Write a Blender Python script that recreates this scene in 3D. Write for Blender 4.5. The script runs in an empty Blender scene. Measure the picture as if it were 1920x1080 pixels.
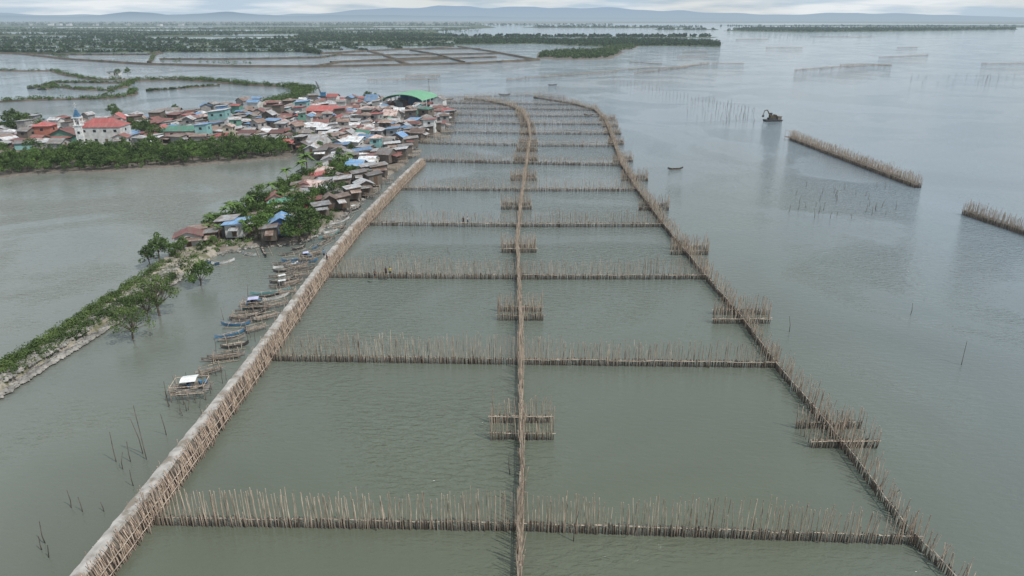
import bpy, math, random
import numpy as np
from mathutils import Vector, Matrix
from mathutils.geometry import tessellate_polygon
random.seed(7); rng=np.random.default_rng(7)
scene=bpy.context.scene
COL=scene.collection
# ---------------------------------------------------------------- camera / survey
H=35.0; F=1280.0; PITCH=math.atan(504/1280)
cam=bpy.data.cameras.new("camera"); cam.lens=24; cam.sensor_width=36; cam.clip_end=90000; cam.clip_start=0.5
camo=bpy.data.objects.new("camera",cam); COL.objects.link(camo)
camo.location=(0,0,H); camo.rotation_euler=(math.pi/2-PITCH,0,0); scene.camera=camo
def G(u,v,z=0.0):
    a=(u-960)/F; b=-(v-540)/F
    dy=math.cos(PITCH)+b*math.sin(PITCH); dz=-math.sin(PITCH)+b*math.cos(PITCH)
    t=(z-H)/dz
    return Vector((a*t,dy*t,z))
scene.view_settings.view_transform='Standard'; scene.view_settings.look='None'; scene.view_settings.exposure=0
# ---------------------------------------------------------------- materials
def haze_group():  # distance haze painted into materials as emission, stronger away from the world origin
    g=bpy.data.node_groups.new("painted_haze",'ShaderNodeTree')
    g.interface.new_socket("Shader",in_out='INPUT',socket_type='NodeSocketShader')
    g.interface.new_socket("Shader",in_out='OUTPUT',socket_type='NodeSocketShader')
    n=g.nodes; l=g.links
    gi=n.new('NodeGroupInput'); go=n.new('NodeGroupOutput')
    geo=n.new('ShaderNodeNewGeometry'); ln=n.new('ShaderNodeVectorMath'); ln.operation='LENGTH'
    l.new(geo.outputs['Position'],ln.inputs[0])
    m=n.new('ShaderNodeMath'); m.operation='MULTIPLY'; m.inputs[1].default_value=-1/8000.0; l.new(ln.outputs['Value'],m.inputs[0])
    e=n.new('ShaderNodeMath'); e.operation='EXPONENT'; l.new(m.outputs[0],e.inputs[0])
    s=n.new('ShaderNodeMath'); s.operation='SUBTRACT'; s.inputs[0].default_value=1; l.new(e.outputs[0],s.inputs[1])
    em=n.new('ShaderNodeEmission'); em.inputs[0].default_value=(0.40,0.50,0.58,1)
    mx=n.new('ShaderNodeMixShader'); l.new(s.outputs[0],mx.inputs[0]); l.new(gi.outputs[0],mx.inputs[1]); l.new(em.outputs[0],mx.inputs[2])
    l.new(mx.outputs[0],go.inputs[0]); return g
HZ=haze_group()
def base(name):
    m=bpy.data.materials.new(name); m.use_nodes=True; n=m.node_tree.nodes; l=m.node_tree.links
    b=n['Principled BSDF']; o=n['Material Output']
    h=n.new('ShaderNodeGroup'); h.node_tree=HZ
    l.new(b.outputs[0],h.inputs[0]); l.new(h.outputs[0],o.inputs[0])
    return m,n,l,b
def c4(c): return (c[0],c[1],c[2],1)
def mat(name,c1,c2,scale=2.0,rough=0.8,bump=0.2,mscale=(1,1,1),spec=0.3,metal=0,coord='Object',rand=0.0,zdark=None,bdist=0.03,detail=4,c3=None):
    m,n,l,b=base(name)
    tc=n.new('ShaderNodeTexCoord')
    mp=n.new('ShaderNodeMapping'); mp.inputs['Scale'].default_value=mscale
    if coord=='World':
        geo=n.new('ShaderNodeNewGeometry'); l.new(geo.outputs['Position'],mp.inputs[0])
    else: l.new(tc.outputs[coord],mp.inputs[0])
    no=n.new('ShaderNodeTexNoise'); no.inputs['Scale'].default_value=scale; no.inputs['Detail'].default_value=detail; l.new(mp.outputs[0],no.inputs['Vector'])
    r=n.new('ShaderNodeValToRGB'); r.color_ramp.elements[0].position=0.32; r.color_ramp.elements[1].position=0.68
    r.color_ramp.elements[0].color=c4(c1); r.color_ramp.elements[1].color=c4(c2); l.new(no.outputs[0],r.inputs[0])
    out=r.outputs[0]
    if c3:
        n3=n.new('ShaderNodeTexNoise'); n3.inputs['Scale'].default_value=scale*.45; n3.inputs['Detail'].default_value=7; n3.inputs['Roughness'].default_value=.65
        a3=n.new('ShaderNodeVectorMath'); a3.inputs[1].default_value=(31,17,5); l.new(mp.outputs[0],a3.inputs[0]); l.new(a3.outputs[0],n3.inputs['Vector'])
        r3=n.new('ShaderNodeValToRGB'); r3.color_ramp.elements[0].position=.49; r3.color_ramp.elements[1].position=.58; l.new(n3.outputs[0],r3.inputs[0])
        m3=n.new('ShaderNodeMixRGB'); l.new(r3.outputs[0],m3.inputs[0]); l.new(out,m3.inputs[1]); m3.inputs[2].default_value=c4(c3); out=m3.outputs[0]
    if rand:
        oi=n.new('ShaderNodeObjectInfo'); hs=n.new('ShaderNodeHueSaturation')
        mr=n.new('ShaderNodeMapRange'); mr.inputs[3].default_value=1-rand; mr.inputs[4].default_value=1+rand
        l.new(oi.outputs['Random'],mr.inputs[0]); l.new(mr.outputs[0],hs.inputs['Value']); l.new(out,hs.inputs['Color']); out=hs.outputs[0]
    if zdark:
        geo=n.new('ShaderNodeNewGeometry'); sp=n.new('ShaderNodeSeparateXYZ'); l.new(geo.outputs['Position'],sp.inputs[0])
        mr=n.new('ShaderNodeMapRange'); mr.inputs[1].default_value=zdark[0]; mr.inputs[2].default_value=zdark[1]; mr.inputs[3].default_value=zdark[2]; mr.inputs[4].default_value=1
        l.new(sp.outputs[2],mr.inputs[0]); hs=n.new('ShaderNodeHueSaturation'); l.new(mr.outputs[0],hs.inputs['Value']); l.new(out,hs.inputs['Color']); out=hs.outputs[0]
    l.new(out,b.inputs['Base Color'])
    b.inputs['Roughness'].default_value=rough; b.inputs['Specular IOR Level'].default_value=spec; b.inputs['Metallic'].default_value=metal
    if bump:
        bp=n.new('ShaderNodeBump'); bp.inputs['Strength'].default_value=bump; bp.inputs['Distance'].default_value=bdist
        l.new(no.outputs[0],bp.inputs['Height']); l.new(bp.outputs[0],b.inputs['Normal'])
    return m
def roofmat(name,c1,c2,rust=(0.17,0.115,0.09),rustamt=0.5):
    m,n,l,b=base(name)
    tc=n.new('ShaderNodeTexCoord')
    br=n.new('ShaderNodeTexBrick'); br.inputs['Scale'].default_value=1.0; br.inputs['Brick Width'].default_value=0.9; br.inputs['Row Height'].default_value=2.0
    br.inputs['Mortar Size'].default_value=0.03; br.inputs['Color1'].default_value=c4(c1); br.inputs['Color2'].default_value=c4(c2)
    br.inputs['Mortar'].default_value=c4([x*0.5 for x in c1]); br.offset=0.4
    l.new(tc.outputs['Object'],br.inputs['Vector'])
    no=n.new('ShaderNodeTexNoise'); no.inputs['Scale'].default_value=0.9; no.inputs['Detail'].default_value=6
    oi=n.new('ShaderNodeObjectInfo'); ad=n.new('ShaderNodeVectorMath'); ad.operation='ADD'
    ml=n.new('ShaderNodeMath'); ml.operation='MULTIPLY'; ml.inputs[1].default_value=60; l.new(oi.outputs['Random'],ml.inputs[0])
    l.new(tc.outputs['Object'],ad.inputs[0]); l.new(ml.outputs[0],ad.inputs[1]); l.new(ad.outputs[0],no.inputs['Vector'])
    r=n.new('ShaderNodeValToRGB'); r.color_ramp.elements[0].position=1-rustamt-0.08; r.color_ramp.elements[1].position=1-rustamt+0.12
    r.color_ramp.elements[0].color=(0,0,0,1); r.color_ramp.elements[1].color=(1,1,1,1); l.new(no.outputs[0],r.inputs[0])
    mx=n.new('ShaderNodeMixRGB'); l.new(r.outputs[0],mx.inputs[0]); l.new(br.outputs[0],mx.inputs[1]); mx.inputs[2].default_value=c4(rust)
    hs=n.new('ShaderNodeHueSaturation'); mr=n.new('ShaderNodeMapRange'); mr.inputs[3].default_value=0.65; mr.inputs[4].default_value=1.35
    l.new(oi.outputs['Random'],mr.inputs[0]); l.new(mr.outputs[0],hs.inputs['Value']); l.new(mx.outputs[0],hs.inputs['Color'])
    l.new(hs.outputs[0],b.inputs['Base Color']); b.inputs['Roughness'].default_value=0.55; b.inputs['Specular IOR Level'].default_value=0.35
    wv=n.new('ShaderNodeTexWave'); wv.inputs['Scale'].default_value=2.2; l.new(tc.outputs['Object'],wv.inputs['Vector'])
    bp=n.new('ShaderNodeBump'); bp.inputs['Strength'].default_value=0.5; bp.inputs['Distance'].default_value=0.03; l.new(wv.outputs[1],bp.inputs['Height']); l.new(bp.outputs[0],b.inputs['Normal'])
    return m
ROOFS={
 'rusty brown':roofmat('rusty_iron',(0.21,0.145,0.115),(0.34,0.28,0.25),rustamt=0.5),
 'grey metal':roofmat('grey_iron',(0.32,0.33,0.34),(0.47,0.48,0.49),rust=(0.24,0.18,0.15),rustamt=0.46),
 'weathered grey':roofmat('weathered_iron',(0.19,0.19,0.19),(0.34,0.33,0.32),rust=(0.20,0.145,0.12),rustamt=0.49),
 'pale silver':roofmat('silver_iron',(0.50,0.52,0.54),(0.66,0.67,0.68),rust=(0.32,0.27,0.24),rustamt=0.46),
 'red':roofmat('red_iron',(0.33,0.08,0.075),(0.40,0.12,0.11),rust=(0.24,0.12,0.10),rustamt=0.45),
 'maroon':roofmat('maroon_iron',(0.19,0.065,0.06),(0.27,0.11,0.10),rustamt=0.47),
 'blue':roofmat('blue_iron',(0.11,0.22,0.39),(0.18,0.32,0.49),rust=(0.26,0.29,0.33),rustamt=0.45),
 'green':roofmat('green_iron',(0.08,0.24,0.17),(0.12,0.29,0.22),rust=(0.16,0.2,0.17),rustamt=0.45),
 'dusty pink':roofmat('pink_iron',(0.42,0.30,0.27),(0.52,0.43,0.40),rustamt=0.46),
}
WALLS={
 'white':mat('white_plaster',(0.42,0.42,0.40),(0.64,0.64,0.62),0.9,rand=0.18),
 'grey block':mat('grey_block',(0.22,0.215,0.205),(0.35,0.34,0.33),1.2,rand=0.2),
 'brown plank':mat('plank_wall',(0.09,0.075,0.062),(0.19,0.16,0.135),3,mscale=(4,4,0.4),rand=0.25),
 'blue':mat('blue_wall',(0.06,0.11,0.25),(0.10,0.17,0.34),1,rand=0.15),
 'turquoise':mat('turquoise_wall',(0.18,0.36,0.36),(0.27,0.45,0.44),1,rand=0.15),
 'cream':mat('cream_wall',(0.42,0.38,0.30),(0.54,0.50,0.40),1,rand=0.1),
 'pink':mat('pink_wall',(0.38,0.24,0.22),(0.48,0.32,0.30),1,rand=0.1),
 'orange red':mat('orange_wall',(0.36,0.13,0.09),(0.43,0.19,0.14),1,rand=0.1),
 'teal green':mat('green_wall',(0.10,0.22,0.17),(0.15,0.29,0.23),1,rand=0.1),
}
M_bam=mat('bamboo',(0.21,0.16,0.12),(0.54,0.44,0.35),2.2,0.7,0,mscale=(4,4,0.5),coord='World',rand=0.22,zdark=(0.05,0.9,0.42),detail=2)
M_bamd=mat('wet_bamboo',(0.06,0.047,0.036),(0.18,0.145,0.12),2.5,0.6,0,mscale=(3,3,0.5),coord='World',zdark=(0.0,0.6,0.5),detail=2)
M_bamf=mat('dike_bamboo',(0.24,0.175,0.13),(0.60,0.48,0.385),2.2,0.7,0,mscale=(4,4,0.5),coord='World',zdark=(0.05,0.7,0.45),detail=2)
M_rail=mat('pale_bamboo',(0.26,0.21,0.165),(0.52,0.44,0.36),1.5,0.7,0,coord='World',rand=0.1,detail=2)
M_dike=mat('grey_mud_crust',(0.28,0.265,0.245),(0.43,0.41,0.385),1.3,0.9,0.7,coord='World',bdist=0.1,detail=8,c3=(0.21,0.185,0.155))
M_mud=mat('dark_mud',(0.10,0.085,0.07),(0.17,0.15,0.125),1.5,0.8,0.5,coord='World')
M_soil=mat('village_soil',(0.12,0.10,0.08),(0.24,0.21,0.18),0.35,0.9,0.4,coord='World')
M_sand=mat('rubble_soil',(0.19,0.168,0.135),(0.38,0.34,0.285),0.9,0.9,0.8,coord='World',bdist=0.15,detail=8,c3=(0.13,0.13,0.075))
M_stone=mat('rubble_stone',(0.12,0.115,0.105),(0.36,0.34,0.31),0.9,0.9,0.3,coord='World')
M_grass=mat('plain_vegetation',(0.03,0.05,0.02),(0.085,0.10,0.05),0.02,0.95,0,coord='World',detail=7)
M_mudfar=mat('brown_flat',(0.12,0.12,0.08),(0.17,0.17,0.12),0.01,0.95,0,coord='World')
M_levee=mat('levee_earth',(0.055,0.047,0.036),(0.13,0.105,0.08),0.12,0.95,0.2,coord='World')
M_leaf=mat('mangrove_leaf',(0.028,0.055,0.014),(0.095,0.15,0.04),0.55,0.7,0,coord='World',rand=0.25,detail=3)
M_leaf2=mat('bright_leaf',(0.04,0.08,0.016),(0.125,0.20,0.05),0.6,0.7,0,coord='World',rand=0.25,detail=3)
M_leafd=mat('far_leaf',(0.014,0.032,0.012),(0.042,0.074,0.026),0.03,0.8,0,coord='World',detail=5)
M_shrub=mat('dusty_shrub_leaf',(0.045,0.075,0.02),(0.115,0.165,0.05),0.5,0.8,0,coord='World',detail=3)
M_bark=mat('bark',(0.08,0.06,0.045),(0.17,0.14,0.11),4,0.9,0.3)
M_glass=mat('dark_window',(0.015,0.018,0.02),(0.04,0.045,0.05),2,0.2,0,spec=0.5)
M_door=mat('door_wood',(0.08,0.05,0.03),(0.16,0.1,0.07),3,0.7,0.1)
M_white=mat('white_paint',(0.45,0.46,0.46),(0.74,0.74,0.72),1.5,0.5,0,rand=.15)
M_bluep=mat('blue_paint',(0.05,0.14,0.26),(0.10,0.23,0.36),1.5,0.5,0)
M_teal=mat('teal_paint',(0.12,0.26,0.27),(0.18,0.35,0.36),1.5,0.5,0)
M_wood=mat('grey_weathered_wood',(0.15,0.135,0.115),(0.36,0.32,0.285),2,0.85,0.2,rand=.25)
M_dark=mat('dark_hull',(0.03,0.03,0.033),(0.09,0.085,0.08),2,0.6,0.1)
M_purple=mat('lilac_tarp',(0.34,0.34,0.5),(0.48,0.48,0.64),1.5,0.6,0.1)
M_steel=mat('dirty_steel',(0.06,0.048,0.03),(0.14,0.10,0.055),1.5,0.6,0.1)
M_green=roofmat('bright_green_sheet',(0.16,0.40,0.23),(0.20,0.46,0.28),rust=(0.19,0.36,0.24),rustamt=0.4)
M_skin=mat('skin',(0.22,0.12,0.07),(0.28,0.16,0.1),2,0.6,0)
M_yel=mat('yellow_shirt',(0.5,0.4,0.05),(0.6,0.48,0.08),2,0.8,0)
M_blk=mat('dark_cloth',(0.02,0.02,0.025),(0.05,0.05,0.06),2,0.9,0)
def water():
    m,n,l,b=base('murky_water')
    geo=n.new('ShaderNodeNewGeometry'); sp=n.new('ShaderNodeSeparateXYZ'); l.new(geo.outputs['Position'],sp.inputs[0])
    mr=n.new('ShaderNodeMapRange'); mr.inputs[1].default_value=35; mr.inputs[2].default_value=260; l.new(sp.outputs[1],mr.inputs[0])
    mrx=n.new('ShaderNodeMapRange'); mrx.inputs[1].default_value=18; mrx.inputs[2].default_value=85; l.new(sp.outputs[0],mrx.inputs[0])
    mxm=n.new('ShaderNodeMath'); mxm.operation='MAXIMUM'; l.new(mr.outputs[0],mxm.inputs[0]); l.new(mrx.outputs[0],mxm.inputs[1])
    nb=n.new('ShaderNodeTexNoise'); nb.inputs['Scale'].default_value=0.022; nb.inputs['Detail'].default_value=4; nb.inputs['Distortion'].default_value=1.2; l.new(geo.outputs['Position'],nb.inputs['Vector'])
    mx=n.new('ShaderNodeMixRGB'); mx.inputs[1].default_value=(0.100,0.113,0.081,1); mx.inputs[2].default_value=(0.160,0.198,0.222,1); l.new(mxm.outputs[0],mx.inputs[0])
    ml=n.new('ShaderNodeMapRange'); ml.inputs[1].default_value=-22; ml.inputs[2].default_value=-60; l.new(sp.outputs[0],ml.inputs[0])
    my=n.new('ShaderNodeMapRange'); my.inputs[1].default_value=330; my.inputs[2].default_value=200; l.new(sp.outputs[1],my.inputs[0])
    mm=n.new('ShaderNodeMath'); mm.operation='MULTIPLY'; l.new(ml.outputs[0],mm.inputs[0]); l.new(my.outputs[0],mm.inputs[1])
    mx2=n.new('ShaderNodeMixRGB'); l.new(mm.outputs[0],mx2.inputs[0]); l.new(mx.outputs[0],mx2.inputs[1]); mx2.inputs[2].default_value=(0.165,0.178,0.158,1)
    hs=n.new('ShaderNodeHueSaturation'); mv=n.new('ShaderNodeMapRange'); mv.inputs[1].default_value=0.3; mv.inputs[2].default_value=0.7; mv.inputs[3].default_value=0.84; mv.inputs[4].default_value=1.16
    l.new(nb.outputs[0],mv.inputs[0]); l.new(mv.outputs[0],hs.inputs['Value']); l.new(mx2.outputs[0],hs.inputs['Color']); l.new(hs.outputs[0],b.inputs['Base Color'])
    b.inputs['Roughness'].default_value=0.05; b.inputs['IOR'].default_value=1.4
    mp=n.new('ShaderNodeMapping'); mp.inputs['Rotation'].default_value=(0,0,0.55); mp.inputs['Scale'].default_value=(1,2.8,1); l.new(geo.outputs['Position'],mp.inputs[0])
    n1=n.new('ShaderNodeTexNoise'); n1.inputs['Scale'].default_value=0.8; n1.inputs['Detail'].default_value=3; n1.inputs['Roughness'].default_value=.6; n1.inputs['Distortion'].default_value=.4; l.new(mp.outputs[0],n1.inputs['Vector'])
    st=n.new('ShaderNodeMapRange'); st.inputs[1].default_value=0.46; st.inputs[2].default_value=0.58; st.inputs[3].default_value=0.22; st.inputs[4].default_value=1.0
    l.new(nb.outputs[0],st.inputs[0])
    bp=n.new('ShaderNodeBump'); bp.inputs['Distance'].default_value=0.36; l.new(st.outputs[0],bp.inputs['Strength']); l.new(n1.outputs[0],bp.inputs['Height']); l.new(bp.outputs[0],b.inputs['Normal'])
    return m
M_water=water()
# ---------------------------------------------------------------- mesh helpers
def npmesh(name,V,Fq,mt,smooth=False):
    V=np.asarray(V,dtype=np.float32); Fq=np.asarray(Fq,dtype=np.int32); k=Fq.shape[1]
    me=bpy.data.meshes.new(name); me.vertices.add(len(V)); me.vertices.foreach_set('co',V.ravel())
    me.loops.add(Fq.size); me.loops.foreach_set('vertex_index',Fq.ravel())
    me.polygons.add(len(Fq)); me.polygons.foreach_set('loop_start',np.arange(len(Fq),dtype=np.int32)*k)
    me.update(calc_edges=True); me.validate()
    me.materials.append(mt)
    if smooth: me.polygons.foreach_set('use_smooth',np.ones(len(Fq),dtype=bool))
    return me
class MB:
    def __init__(s): s.v=[]; s.f=[]; s.m=[]
    def add(s,vs,fs,mi=0):
        o=len(s.v); s.v+= [tuple(x) for x in vs]; s.f+=[tuple(i+o for i in f) for f in fs]; s.m+=[mi]*len(fs)
    def box(s,c,sz,rz=0,mi=0):
        hx,hy,hz=sz[0]/2,sz[1]/2,sz[2]/2; ca,sa=math.cos(rz),math.sin(rz); vs=[]
        for dx,dy,dz in ((-hx,-hy,-hz),(hx,-hy,-hz),(hx,hy,-hz),(-hx,hy,-hz),(-hx,-hy,hz),(hx,-hy,hz),(hx,hy,hz),(-hx,hy,hz)):
            vs.append((c[0]+dx*ca-dy*sa,c[1]+dx*sa+dy*ca,c[2]+dz))
        s.add(vs,[(0,3,2,1),(4,5,6,7),(0,1,5,4),(1,2,6,5),(2,3,7,6),(3,0,4,7)],mi)
    def pole(s,p0,p1,r0,r1=None,n=5,seg=1,bend=0,mi=0):
        if r1 is None: r1=r0
        p0=Vector(p0); p1=Vector(p1); d=p1-p0
        if d.length<1e-5: return
        dn=d.normalized(); a=Vector((0,0,1)) if abs(dn.z)<0.9 else Vector((1,0,0))
        x=dn.cross(a).normalized(); y=dn.cross(x); bx=x*random.uniform(-bend,bend)+y*random.uniform(-bend,bend); vs=[]; fs=[]
        for i in range(seg+1):
            t=i/seg; c=p0+d*t+bx*math.sin(t*math.pi); r=r0+(r1-r0)*t
            for j in range(n):
                an=2*math.pi*j/n; vs.append(c+x*r*math.cos(an)+y*r*math.sin(an))
        for i in range(seg):
            for j in range(n):
                k=(j+1)%n; fs.append((i*n+j,(i+1)*n+j,(i+1)*n+k,i*n+k))
        fs.append(tuple(range(n))); fs.append(tuple(seg*n+j for j in reversed(range(n))))
        s.add(vs,fs,mi)
    def mesh(s,name,mats,smooth=False):
        me=bpy.data.meshes.new(name); me.from_pydata(s.v,[],s.f)
        if not isinstance(mats,(list,tuple)): mats=[mats]
        for m in mats: me.materials.append(m)
        if len(mats)>1: me.polygons.foreach_set('material_index',s.m)
        if smooth: me.polygons.foreach_set('use_smooth',[True]*len(s.f))
        me.update(); return me
def obj(name,me,parent=None,loc=(0,0,0),rz=0,**props):
    o=bpy.data.objects.new(name,me); COL.objects.link(o); o.location=loc; o.rotation_euler=(0,0,rz)
    if parent: o.parent=parent
    for k,v in props.items(): o[k]=v
    return o
def thing(name,label,cat,loc,rz=0,group=None):
    o=bpy.data.objects.new(name,None); o.empty_display_size=0.5; COL.objects.link(o); o.location=loc; o.rotation_euler=(0,0,rz)
    o["label"]=label; o["category"]=cat
    if group: o["group"]=group
    return o
# ---------------------------------------------------------------- world + sun
w=bpy.data.worlds.new("World"); scene.world=w; w.use_nodes=True; n=w.node_tree.nodes; l=w.node_tree.links
SUN_EL=math.radians(54); sx,sy=0.72,-0.45; SUN_ROT=math.atan2(sx,sy)
sky=n.new('ShaderNodeTexSky'); sky.sky_type='NISHITA'; sky.sun_disc=False; sky.sun_elevation=SUN_EL; sky.sun_rotation=SUN_ROT; sky.dust_density=1.2
bg=n['Background']; bg.inputs[1].default_value=0.10; l.new(sky.outputs[0],bg.inputs[0])
tc=n.new('ShaderNodeTexCoord'); mp=n.new('ShaderNodeMapping'); mp.inputs['Scale'].default_value=(1,1,5.5); l.new(tc.outputs['Generated'],mp.inputs[0])
no=n.new('ShaderNodeTexNoise'); no.inputs['Scale'].default_value=2.6; no.inputs['Detail'].default_value=4; no.inputs['Roughness'].default_value=0.55; l.new(mp.outputs[0],no.inputs['Vector'])
r=n.new('ShaderNodeValToRGB'); r.color_ramp.elements[0].position=0.36; r.color_ramp.elements[1].position=0.6; l.new(no.outputs[0],r.inputs[0])
mp2=n.new('ShaderNodeMapping'); mp2.inputs['Scale'].default_value=(1,1,9); mp2.inputs['Location'].default_value=(3,1,0); l.new(tc.outputs['Generated'],mp2.inputs[0])
no2=n.new('ShaderNodeTexNoise'); no2.inputs['Scale'].default_value=9; no2.inputs['Detail'].default_value=6; l.new(mp2.outputs[0],no2.inputs['Vector'])
r2=n.new('ShaderNodeValToRGB'); r2.color_ramp.elements[0].position=0.40; r2.color_ramp.elements[1].position=0.62
r2.color_ramp.elements[0].color=(0.50,0.62,0.73,1); r2.color_ramp.elements[1].color=(0.82,0.865,0.89,1); l.new(no2.outputs[0],r2.inputs[0])
bg2=n.new('ShaderNodeBackground'); bg2.inputs[1].default_value=1.0; l.new(r2.outputs[0],bg2.inputs[0])
f=n.new('ShaderNodeMapRange'); f.inputs[3].default_value=0.7; f.inputs[4].default_value=0.98; l.new(r.outputs[0],f.inputs[0])
mx=n.new('ShaderNodeMixShader'); l.new(f.outputs[0],mx.inputs[0]); l.new(bg.outputs[0],mx.inputs[1]); l.new(bg2.outputs[0],mx.inputs[2]); l.new(mx.outputs[0],n['World Output'].inputs[0])
sd=bpy.data.lights.new("sun",'SUN'); sd.energy=3.4; sd.angle=math.radians(0.8); sd.color=(1,0.96,0.9)
so=bpy.data.objects.new("sun",sd); COL.objects.link(so)
hd=Vector((sx,sy,0)).normalized()*math.cos(SUN_EL); sv=Vector((hd.x,hd.y,math.sin(SUN_EL)))
so.rotation_euler=sv.to_track_quat('Z','Y').to_euler(); so.location=(50,-50,100)
# ---------------------------------------------------------------- setting sheets
R=60000
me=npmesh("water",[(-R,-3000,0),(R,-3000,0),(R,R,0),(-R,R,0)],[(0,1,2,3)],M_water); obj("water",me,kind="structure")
def refine(pts,step,jit,closed=True):
    out=[]; n=len(pts)
    for i in range(n if closed else n-1):
        a=pts[i]; b=pts[(i+1)%n]; d=(b-a).length; k=max(1,min(60,int(d/step)))
        for j in range(k):
            p=a.lerp(b,j/k); out.append(Vector((p.x+random.uniform(-jit,jit),p.y+random.uniform(-jit,jit),p.z)))
    if not closed: out.append(pts[-1])
    return out
def land(name,pix,z,mt,step=4,jit=0.8,bank=1.0,z0=-0.3):
    pts=refine([G(u,v,0) for u,v in pix],step,jit); n=len(pts)
    area=sum(pts[i].x*pts[(i+1)%n].y-pts[(i+1)%n].x*pts[i].y for i in range(n))
    if area<0: pts.reverse()
    tris=tessellate_polygon([pts]); mb=MB(); top=[(p.x,p.y,z+random.uniform(-.06,.06)) for p in pts]; out=[]
    for i,p in enumerate(pts):
        t=(pts[(i+1)%n]-pts[i-1]); nn=Vector((t.y,-t.x,0)); nn=nn.normalized() if nn.length>0 else nn
        out.append((p.x+nn.x*bank,p.y+nn.y*bank,z0))
    fs=[tuple(t) for t in tris]+[(i,n+i,n+(i+1)%n,(i+1)%n) for i in range(n)]
    mb.add(top+out,fs); me=mb.mesh(name,mt); o=obj(name,me,kind="structure")
    for p in me.polygons:
        if p.normal.z<-0.01: p.flip()
    return o
def levee(name,pix,width,z,mt,step=6,jit=0.6,kind="structure"):
    pts=refine([G(u,v,0) for u,v in pix],step,jit,False); mb=MB(); vs=[]; fs=[]; n=len(pts)
    for i,p in enumerate(pts):
        t=pts[min(i+1,n-1)]-pts[max(i-1,0)]; nn=Vector((-t.y,t.x,0)).normalized(); w_=width*random.uniform(.85,1.15)
        for s,zz in ((-1,-0.2),(-.55,z),(.55,z),(1,-0.2)):
            q=p+nn*s*w_; vs.append((q.x,q.y,zz))
    for i in range(n-1):
        for j in range(3): fs.append((i*4+j,i*4+4+j,i*4+5+j,i*4+1+j))
    mb.add(vs,fs); me=mb.mesh(name,mt)
    for p in me.polygons:
        if p.normal.z<0: p.flip()
    obj(name,me,kind=kind); return pts
VIL=[(-120,300),(0,287),(60,288),(170,278),(250,276),(400,273),(500,272),(560,288),(600,298),(640,306),(690,300),(740,275),(790,262),(830,245),(845,222),(820,205),(790,198),(690,192),(560,198),(450,207),(330,218),(200,232),(100,240),(-120,246)]
land("village_ground",VIL,0.7,M_soil,5,0.8)
STRIP=[(335,470),(400,478),(470,462),(560,455),(610,425),(655,390),(700,350),(765,302),(700,290),(640,296),(590,318),(545,345),(500,372),(450,405),(385,432)]
land("strip_ground",STRIP,0.6,M_soil,3,0.5)
MANG=[(0,332),(60,326),(200,322),(330,312),(540,297),(548,280),(480,276),(400,279),(200,290),(60,300),(0,312)]
land("mangrove_ground",MANG,0.35,M_mud,5,0.8)
SPIT=[(-60,765),(0,734),(60,694),(130,650),(210,600),(290,545),(345,512),(398,482),(412,460),(372,448),(332,476),(300,506),(254,540),(192,580),(130,620),(66,660),(0,698),(-60,732)]
land("spit_ground",SPIT,0.8,M_sand,1.0,0.5,bank=0.9)
land("far_plain",[(-900,78),(0,77),(130,78),(260,76),(420,78),(600,77),(700,79),(830,79),(870,74),(820,66),(820,58),(930,52),(900,46),(-900,44)],0.4,M_grass,30,4,6)
land("far_shore",[(-900,44.5),(900,45),(1200,43.5),(1500,43),(2000,46),(2700,47),(2700,38.0),(1200,38.0),(-900,38.0)],0.6,M_mudfar,400,20,10)
land("mangrove_point",[(1005,110),(1080,112),(1145,110),(1170,98),(1150,93),(1060,95),(1010,101)],0.3,M_mud,8,1.5)
land("mangrove_neck",[(1120,96),(1180,94),(1200,86),(1150,86)],0.3,M_mud,8,1.5)
land("long_mangrove_island",[(850,84),(1000,82),(1130,88),(1240,86),(1352,88),(1348,80),(1250,76),(1180,74),(1060,76),(960,73),(860,75)],0.3,M_grass,20,3)
land("far_island",[(1355,58),(1500,61),(1700,59),(1905,56),(1905,53),(1600,53),(1420,52)],0.3,M_grass,60,6)
for pl in ([(980,52),(1180,53),(1320,51.5),(1180,50),(1000,50)],[(1230,56),(1345,56.5),(1345,55),(1230,54.6)],[(830,70),(1000,69),(1340,71),(1340,69.5),(1000,67),(830,67)],[(1340,47.8),(1960,52),(2400,52),(2400,49),(1600,46.3)]):
    land("mud_islet",pl,0.3,M_grass,80,8)
pondpix=[]
def pond(x0,x1,y0,y1,sk):
    pts=[G(x0+sk,y0),G(x1+sk,y0+random.uniform(-.4,.4)),G(x1-sk,y1),G(x0-sk,y1)]
    pts=[Vector((p.x,p.y,0.55)) for p in pts]
    obj("pond_water",npmesh("pond_water",pts,[(0,1,2,3)],M_water),kind="structure"); pondpix.append((x0,x1,y0,y1))
for a in ((0,220,73.5,76.4,5),(40,220,67.5,71.2,0),(250,540,69.8,74.4,5),(560,700,72.5,75.5,3),(400,560,65,67.4,3),(0,170,61,63.6,2),(200,500,56.2,58.5,3),(520,700,59.5,61.8,2),(600,830,53.4,55.2,2),(50,400,51.4,52.9,2),(700,880,49.2,50.5,2),(300,600,48.5,49.7,2),(190,380,63.2,65.2,2)):
    pond(*a)
LV=[[(-60,98),(40,102),(130,112),(270,121),(420,125),(600,126),(740,123),(880,120),(1010,113)],
    [(40,101),(140,103),(280,103),(300,97)],[(280,118),(290,103),(305,100)],[(300,112),(430,112),(600,109),(640,103)],
    [(600,101),(690,96),(720,104),(765,122)],[(600,101),(640,100),(690,96),(800,92),(850,88)],[(770,95),(820,103),(870,118)],[(860,88),(920,97),(1005,113)],
    [(620,118),(740,112),(830,108)],[(590,126),(640,117),(770,113),(930,108)],[(640,104),(720,104),(830,103),(940,101)],[(740,93),(900,92)]]
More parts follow.
